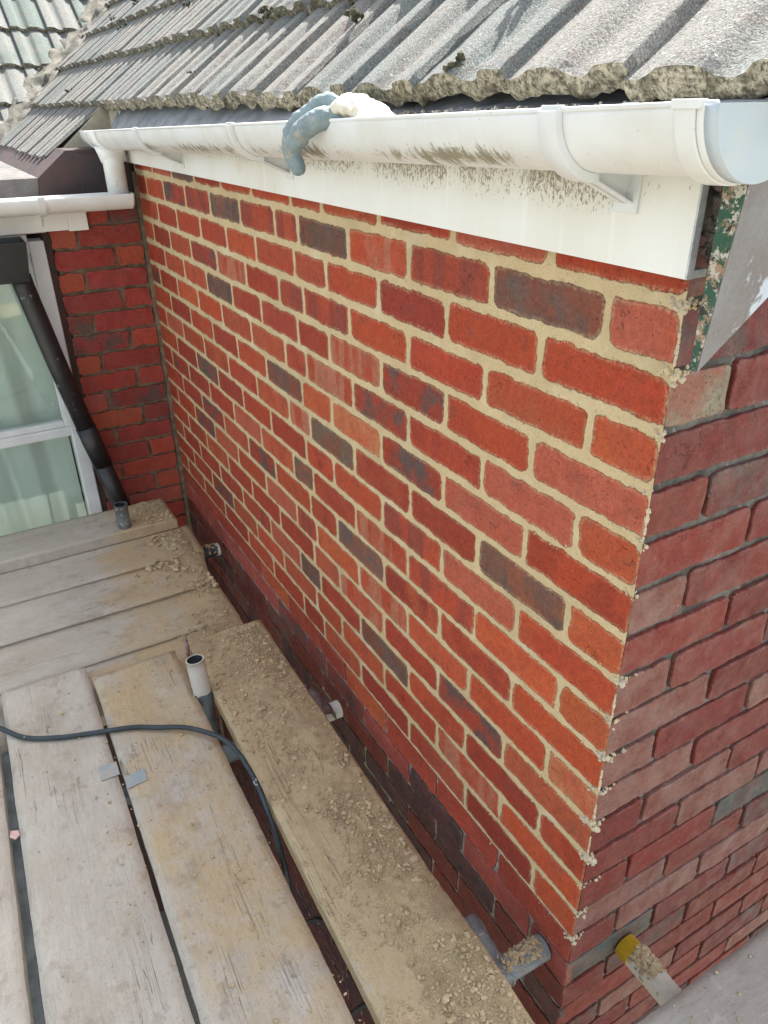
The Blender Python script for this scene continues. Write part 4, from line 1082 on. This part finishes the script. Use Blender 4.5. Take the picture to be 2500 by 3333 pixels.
# ---------------------------------------------------------------- hose
def smooth(pts, n=12):
    P_ = [Vector(p) for p in pts]; out = []
    for i in range(len(P_) - 1):
        p0, p1, p2, p3 = P_[max(i - 1, 0)], P_[i], P_[i + 1], P_[min(i + 2, len(P_) - 1)]
        for k in range(n):
            t = k / n
            out.append(0.5 * ((2 * p1) + (-p0 + p2) * t + (2 * p0 - 5 * p1 + 4 * p2 - p3) * t * t + (-p0 + 3 * p1 - 3 * p2 + p3) * t ** 3))
    out.append(P_[-1]); return out
hz0 = .0175
mb = MB(); mb.tube(smooth([(-1.30, -1.05, hz0), (-1.24, -.91, hz0), (-1.178, -.845, hz0), (-1.105, -.79, hz0), (-1.062, -.72, hz0), (-1.035, -.648, hz0), (-.998, -.548, hz0 + .002), (-.962, -.49, hz0 + .003), (-.930, -.440, hz0 + .006), (-.885, -.400, hz0 + .01), (-.83, -.366, hz0 + .014), (-.77, -.352, hz0 + .018), (-.71, -.347, hz0 + .018), (-.64, -.346, hz0 + .012), (-.595, -.346, -.004), (-.552, -.347, -.04), (-.515, -.348, -.10), (-.50, -.35, -.17), (-.49, -.36, -.30), (-.48, -.42, -.6), (-.46, -.5, -2.55)]), .0062, 14)
o = mb.build('hose', [m_hose], None, fix=False); vattr(o, 'dust', lambda c: .35); rel(o)
tag(o, 'dark blue grey hose curling over the boards and down the gap', 'hose')
mb = MB(); mb.tube(smooth([(-.50, -.45, -.26), (-.46, -.37, -.225), (-.40, -.33, -.14), (-.34, -.315, -.075), (-.31, -.27, -.06), (-.30, -.2, -.12), (-.29, -.05, -.6), (-.29, -.04, -2.5)]), .0055, 10)
mb.tube(smooth([(-.30, -.45, -.30), (-.24, -.36, -.235), (-.19, -.325, -.13), (-.15, -.31, -.07), (-.12, -.25, -.07), (-.10, -.2, -.3), (-.1, -.05, -.6), (-.1, -.04, -2.5)]), .0055, 10)
o = mb.build('cable', [m_black], None, fix=False); rel(o); tag(o, 'thin black cable looped below the gap between boards', 'cable')

# ---------------------------------------------------------------- glove hanging on the gutter rim
def blob(mb, chain, flat=1.0, seg=18):
    """chain of (point, radius) swept as a rounded tube"""
    P_ = smooth([c[0] for c in chain], 6); n = len(P_)
    rs = []
    for i in range(n):
        f = i / (n - 1) * (len(chain) - 1); a = min(int(f), len(chain) - 2); rs.append(chain[a][1] + (chain[a + 1][1] - chain[a][1]) * (f - a))
    d0 = (P_[0] - P_[1]).normalized(); d1 = (P_[-1] - P_[-2]).normalized()
    pre = [(P_[0] + d0 * rs[0] * s, rs[0] * q) for s, q in ((.95, .3), (.7, .7), (.35, .93))]
    post = [(P_[-1] + d1 * rs[-1] * s, rs[-1] * q) for s, q in ((.35, .93), (.7, .7), (.95, .3))]
    pts = [p for p, _ in pre] + P_ + [p for p, _ in post]; rr_ = [q for _, q in pre] + rs + [q for _, q in post]
    mb.tube(pts, rr_, seg)
mb = MB()
gy = -.152
blob(mb, [((-.590, -.085, 1.392), .013), ((-.625, -.125, 1.386), .015), ((-.650, gy + .002, 1.368), .0150), ((-.662, gy - .003, 1.345), .0155), ((-.664, gy - .002, 1.325), .0145), ((-.655, gy + .002, 1.308), .0125)])      # long hanging finger
blob(mb, [((-.535, -.105, 1.385), .013), ((-.560, -.135, 1.380), .015), ((-.585, gy - .010, 1.366), .0155), ((-.607, gy - .014, 1.352), .0150), ((-.622, gy - .016, 1.343), .0135)])   # thumb
blob(mb, [((-.648, -.150, 1.366), .012), ((-.632, -.135, 1.382), .0135), ((-.618, -.125, 1.392), .014), ((-.596, -.118, 1.397), .0135), ((-.575, -.112, 1.390), .011)])      # bent finger
blob(mb, [((-.575, -.118, 1.378), .016), ((-.545, -.105, 1.384), .018), ((-.520, -.098, 1.380), .016)])
blob(mb, [((-.600, -.100, 1.380), .015), ((-.560, -.080, 1.385), .018)])
blob(mb, [((-.635, -.14, 1.360), .011), ((-.662, -.128, 1.352), .010), ((-.675, -.12, 1.335), .009)])
o = mb.build('work_glove', [m_glove], None, fix=True)
md = o.modifiers.new('r', 'REMESH'); md.mode = 'VOXEL'; md.voxel_size = .0016; md.use_smooth_shade = True
md = o.modifiers.new('s', 'SMOOTH'); md.iterations = 6; md.factor = .5
tx = bpy.data.textures.new('glove_wrinkle', 'CLOUDS'); tx.noise_scale = .022
md = o.modifiers.new('d', 'DISPLACE'); md.texture = tx; md.strength = .008; md.mid_level = .5
rel(o); tag(o, 'dirty blue rubber work glove with cream cuff draped over the gutter rim', 'glove'); glove = o
mb = MB(); seg = 40; rows = []
path = [((-.566, -.112, 1.384), .018, .014), ((-.540, -.112, 1.390), .023, .015), ((-.512, -.110, 1.389), .027, .012), ((-.488, -.108, 1.382), .029, .009), ((-.466, -.108, 1.372), .030, .007)]
PP = smooth([p[0] for p in path], 5)
for i, c in enumerate(PP):
    f = i / (len(PP) - 1) * (len(path) - 1); a = min(int(f), len(path) - 2); g_ = f - a
    ra = path[a][1] * (1 - g_) + path[a + 1][1] * g_; rb = path[a][2] * (1 - g_) + path[a + 1][2] * g_
    t = (PP[min(i + 1, len(PP) - 1)] - PP[max(i - 1, 0)]).normalized(); s_ = t.cross(Vector((0, 0, 1))).normalized(); u_ = s_.cross(t)
    rows.append(mb.add([c + s_ * math.cos(2 * math.pi * k / seg) * ra * (1 + .10 * math.sin(3 * 2 * math.pi * k / seg + i * .3)) + u_ * math.sin(2 * math.pi * k / seg) * rb * (1 + .12 * math.sin(5 * 2 * math.pi * k / seg + i * .2)) for k in range(seg)]))
for i in range(len(rows) - 1):
    for k in range(seg): j = (k + 1) % seg; mb.face([rows[i] + k, rows[i] + j, rows[i + 1] + j, rows[i + 1] + k], 0, True)
o = mb.build('cuff', [m_knit], None, fix=False); md = o.modifiers.new('s', 'SOLIDIFY'); md.thickness = .0022
md = o.modifiers.new('d', 'DISPLACE'); md.texture = tx; md.strength = .014
o.parent = glove; o.location = -Vector(glove.location)

# ---------------------------------------------------------------- mortar droppings
def heap(x, y):
    """thickness of the dust layer above the boards"""
    h = -.0055
    if x > -1.28:
        d = .0100 * math.exp(-((y + .165) / .075) ** 2)
        d *= .55 + .75 * max(0, nz(x, y, 1, 5) + .35)
        h += d
    if x > -.45: h += .010 * math.exp(-((y + .15) / .06) ** 2) * min(1, (x + .45) / .25)
    h += .016 * math.exp(-((x + 1.0) / .16) ** 2 - ((y + .20) / .06) ** 2)
    h += .012 * math.exp(-((x + .72) / .13) ** 2 - ((y + .17) / .05) ** 2)
    h += .016 * math.exp(-((x + .10) / .12) ** 2 - ((y + .17) / .06) ** 2)
    h += .009 * math.exp(-((x + 1.22) / .06) ** 2 - ((y + .28) / .12) ** 2)
    h += .003 * nz(x, y, 0, 18) + .0028 * nz(x, y, 0, 55) + .0016 * nz(x, y, 0, 130)
    return h
def sand_patch(x0, x1, y0, y1, zt, fn, st=.0045, name='mortar_dust', lab='', ymaxf=None, M=None):
    nx, ny = int((x1 - x0) / st), int((y1 - y0) / st); mb = MB(); idx = {}
    Hh = [[fn(x0 + i * st, y0 + j * st) for j in range(ny + 1)] for i in range(nx + 1)]
    for i in range(nx):
        for j in range(ny):
            c = ((i, j), (i + 1, j), (i + 1, j + 1), (i, j + 1))
            if max(Hh[a][b] for a, b in c) <= 0: continue
            for a, b in c:
                if (a, b) not in idx:
                    x, y = x0 + a * st, y0 + b * st
                    if ymaxf: y = min(y, ymaxf(x))
                    idx[(a, b)] = mb.add([(x, y, zt(x, y) + max(Hh[a][b], -.001))])
            mb.face([idx[q] for q in c], 0, True)
    return mb
mb = sand_patch(-1.27, .35, -.325, -.095, lambda x, y: .0105, heap, ymaxf=lambda x: -.099 - (x + 1.27) * .0204)
def heap2(x, y):
    h = -.007 + .010 * math.exp(-((y + .16) / .05) ** 2) * (.6 + .8 * max(0, nz(x, y, 2, 6) + .3))
    h += .012 * math.exp(-((x + 1.93) / .07) ** 2 - ((y + .17) / .05) ** 2) + .010 * math.exp(-((x + 1.78) / .05) ** 2 - ((y + .25) / .05) ** 2)
    h += .012 * math.exp(-((x + 1.33) / .05) ** 2 - ((y + .25) / .12) ** 2)
    h += .003 * nz(x, y, 0, 20) + .0028 * nz(x, y, 0, 60)
    if y > -.115 - .02 * (x > -1.8): h = -1
    return h
m2 = sand_patch(-2.03, -1.25, -.42, -.115, lambda x, y: -.0295, heap2)
def heap3(x, y):
    return -.008 + .009 * math.exp(-((y + .20) / .07) ** 2) + .006 * nz(x, y, 0, 20) + .003 * nz(x, y, 0, 60) if y < -.136 else -1
m3 = sand_patch(-2.24, -2.045, -.33, -.136, lambda x, y: .0105, heap3)
for m_ in (m2, m3):
    n = mb.add(m_.v)
    for f in m_.f: mb.face([n + i for i in f], 0, True)
# mortar on the tubes near the corner
rr = random.Random(77)
def tubeheap(p0, p1, n, r, s):
    p0, p1 = Vector(p0), Vector(p1); t = (p1 - p0).normalized(); sd = t.cross(Vector((0, 0, 1))).normalized()
    for _ in range(n):
        a = rr.gauss(0, .62); c = p0.lerp(p1, rr.random()) + sd * math.sin(a) * r * .95 + Vector((0, 0, math.cos(a) * r + rr.uniform(-.002, .004)))
        rock(mb, c, s * rr.uniform(.5, 1.3), rr, 1, 0, .7)
tubeheap((-.065, -.100, -.031), (-.062, -.012, -.030), 190, .0235, .0042)
tubeheap((.030, .150, -.056), (.085, .1495, -.056), 150, .0245, .0055)
tubeheap((-1.91, -.10, -.094), (-1.91, -.035, -.094), 60, .0245, .0040)
o = mb.build('mortar_dust', [m_sand], None, fix=False); rel(o)
tag(o, 'layer of loose sandy mortar dust heaped on the boards along the wall', 'mortar dust', kind='stuff')
mb = MB()
def crumb(x, y, zt, s, hf=None):
    rock(mb, (x, y, zt + s * .35), s, rr, 1, 0, .75)
for _ in range(15000):
    x = rr.uniform(-1.26, .34)
    y = -.165 + rr.gauss(0, .055) if rr.random() < .78 else rr.uniform(-.34, -.11)
    if not (-.316 - (x + 1.27) * .0216 < y < -.104 - (x + 1.27) * .0204): continue
    s = min(.0085, .0008 + rr.expovariate(1 / .00115))
    if nz(x, y, 4, 9) + rr.uniform(-.3, .3) < -.16: continue
    crumb(x, y, .0105 + max(0, heap(x, y)), s)
for _ in range(900):
    x = rr.uniform(-1.25, .2); y = rr.uniform(-.82, -.37); 
    if rr.random() > .9 * math.exp(-((y + .37) / .22) ** 2) + .12: continue
    crumb(x, y, .0105, min(.0045, .0009 + rr.expovariate(1 / .0009)))
for _ in range(2600):
    x = rr.uniform(-2.02, -1.28); y = -.13 - abs(rr.gauss(0, .085))
    if y < -.7: continue
    s = min(.0090, .0009 + rr.expovariate(1 / .0011))
    if nz(x, y, 4, 11) + rr.uniform(-.2, .2) < 0: continue
    crumb(x, y, -.0295 + max(0, heap2(x, y)), s)
for _ in range(260):
    x = rr.uniform(-2.235, -2.05); y = -.145 - abs(rr.gauss(0, .07)); crumb(x, y, .0105, min(.008, .001 + rr.expovariate(1 / .0018)))
for cx, cy, n in ((-1.93, -.18, 30), (-1.97, -.2, 14), (-1.80, -.25, 22), (-1.72, -.2, 20), (-1.6, -.17, 20), (-2.12, -.24, 10)):
    for _ in range(n): crumb(cx + rr.gauss(0, .025), min(-.138, cy + rr.gauss(0, .03)), -.027 if cx > -2.04 else .012, rr.uniform(.003, .011))
for _ in range(500):
    x = rr.uniform(.15, .36); y = rr.uniform(-.05, .8); crumb(x, y, .0125, min(.004, .0008 + rr.expovariate(1 / .0008)))
for _ in range(240):
    crumb(-.02 + rr.gauss(0, .09), min(-.130, -.18 + rr.gauss(0, .035)), .014, rr.uniform(.002, .008))
o = mb.build('mortar_crumbs', [m_crumb], None, fix=False); rel(o); tag(o, 'crumbs and clods of dry mortar scattered over the deck boards', 'mortar crumbs', kind='stuff')
# grit on the eaves tray
mb = MB(); rr = random.Random(31)
for _ in range(420):
    x = -.42 + rr.gauss(0, .16) if rr.random() < .75 else rr.uniform(-2.3, .05)
    if not -2.4 < x < .08: continue
    y = rr.uniform(-.045, -.005); z = rim(x) + .006 + (y + .046) * (1.385 - rim(x) - .006) / .03 * .75
    rock(mb, (x, y, min(z, 1.395)), rr.uniform(.0012, .0035), rr)
o = mb.build('roof_grit', [mat_noise('pale_grit', (0.50, 0.47, 0.40), (0.28, 0.26, 0.22), 60, .95)], None, fix=False); hp(o); o['kind'] = 'stuff'
# moss tufts on tiles
mb = MB()
for _ in range(26):
    x = rr.uniform(-4.1, .0); s = rr.uniform(.02, 1.1)
    c = P3(x, s, .035 + .0)
    for q in range(rr.randint(6, 18)): rock(mb, c + Vector((rr.gauss(0, .006), rr.gauss(0, .010), rr.gauss(0, .006))), rr.uniform(.003, .007), rr)
o = mb.build('moss_tufts', [mat_noise('dark_moss', (0.035, 0.035, 0.022), (0.09, 0.085, 0.05), 60, .98)], None, fix=False); hp(o); o['kind'] = 'stuff'

# splinter, twigs, chip
mb = MB(); mb.tube([(-1.232, -.335, -.03), (-1.245, -.332, .02), (-1.250, -.331, .038), (-1.253, -.330, .050)], [.0050, .0055, .0040, .0006], 7)
o = mb.build('wood_splinter', [m_steelpin], None); rel(o); tag(o, 'pinkish pointed wood splinter standing behind the white topped tube', 'splinter')
def twig(a, b, lab, h=.012):
    mb = MB(); a, b = Vector(a), Vector(b); mid = (a + b) / 2 + Vector((.004, .005, h * .6))
    mb.tube(smooth([a, mid, b], 8), .0008, 6); o = mb.build('twig', [m_steelpin], None); rel(o); tag(o, lab, 'twig', 'dry twigs on the deck'); return o
twig((-.72, -.19, .020), (-.62, -.195, .016), 'thin dry twig lying across the sandy board by the coupler')
twig((-.50, -.215, .014), (-.38, -.252, .014), 'short dry twig on the sandy board halfway to the corner')
mb = MB(); mb.prism([(-.828, -.852), (-.822, -.838), (-.808, -.836), (-.800, -.846), (-.812, -.856)], 2, .0105, .0125)
o = mb.build('plastic_chip', [mat_noise('pink_chip', (0.60, 0.36, 0.33), (0.55, 0.42, 0.38), 60, .7)], None); rel(o); tag(o, 'small pink chip on the pale board at the left edge', 'chip')

# ---------------------------------------------------------------- ground
mb = MB(); mb.box((-30, -30, -2.70), (30, 30, -2.60)); o = mb.build('ground', [m_ground], None); tag(o, kind='structure')
mb = MB(); mb.box((-200, -200, -2.80), (200, 200, -2.702)); o = mb.build('lawn', [m_grass], None); tag(o, kind='structure')
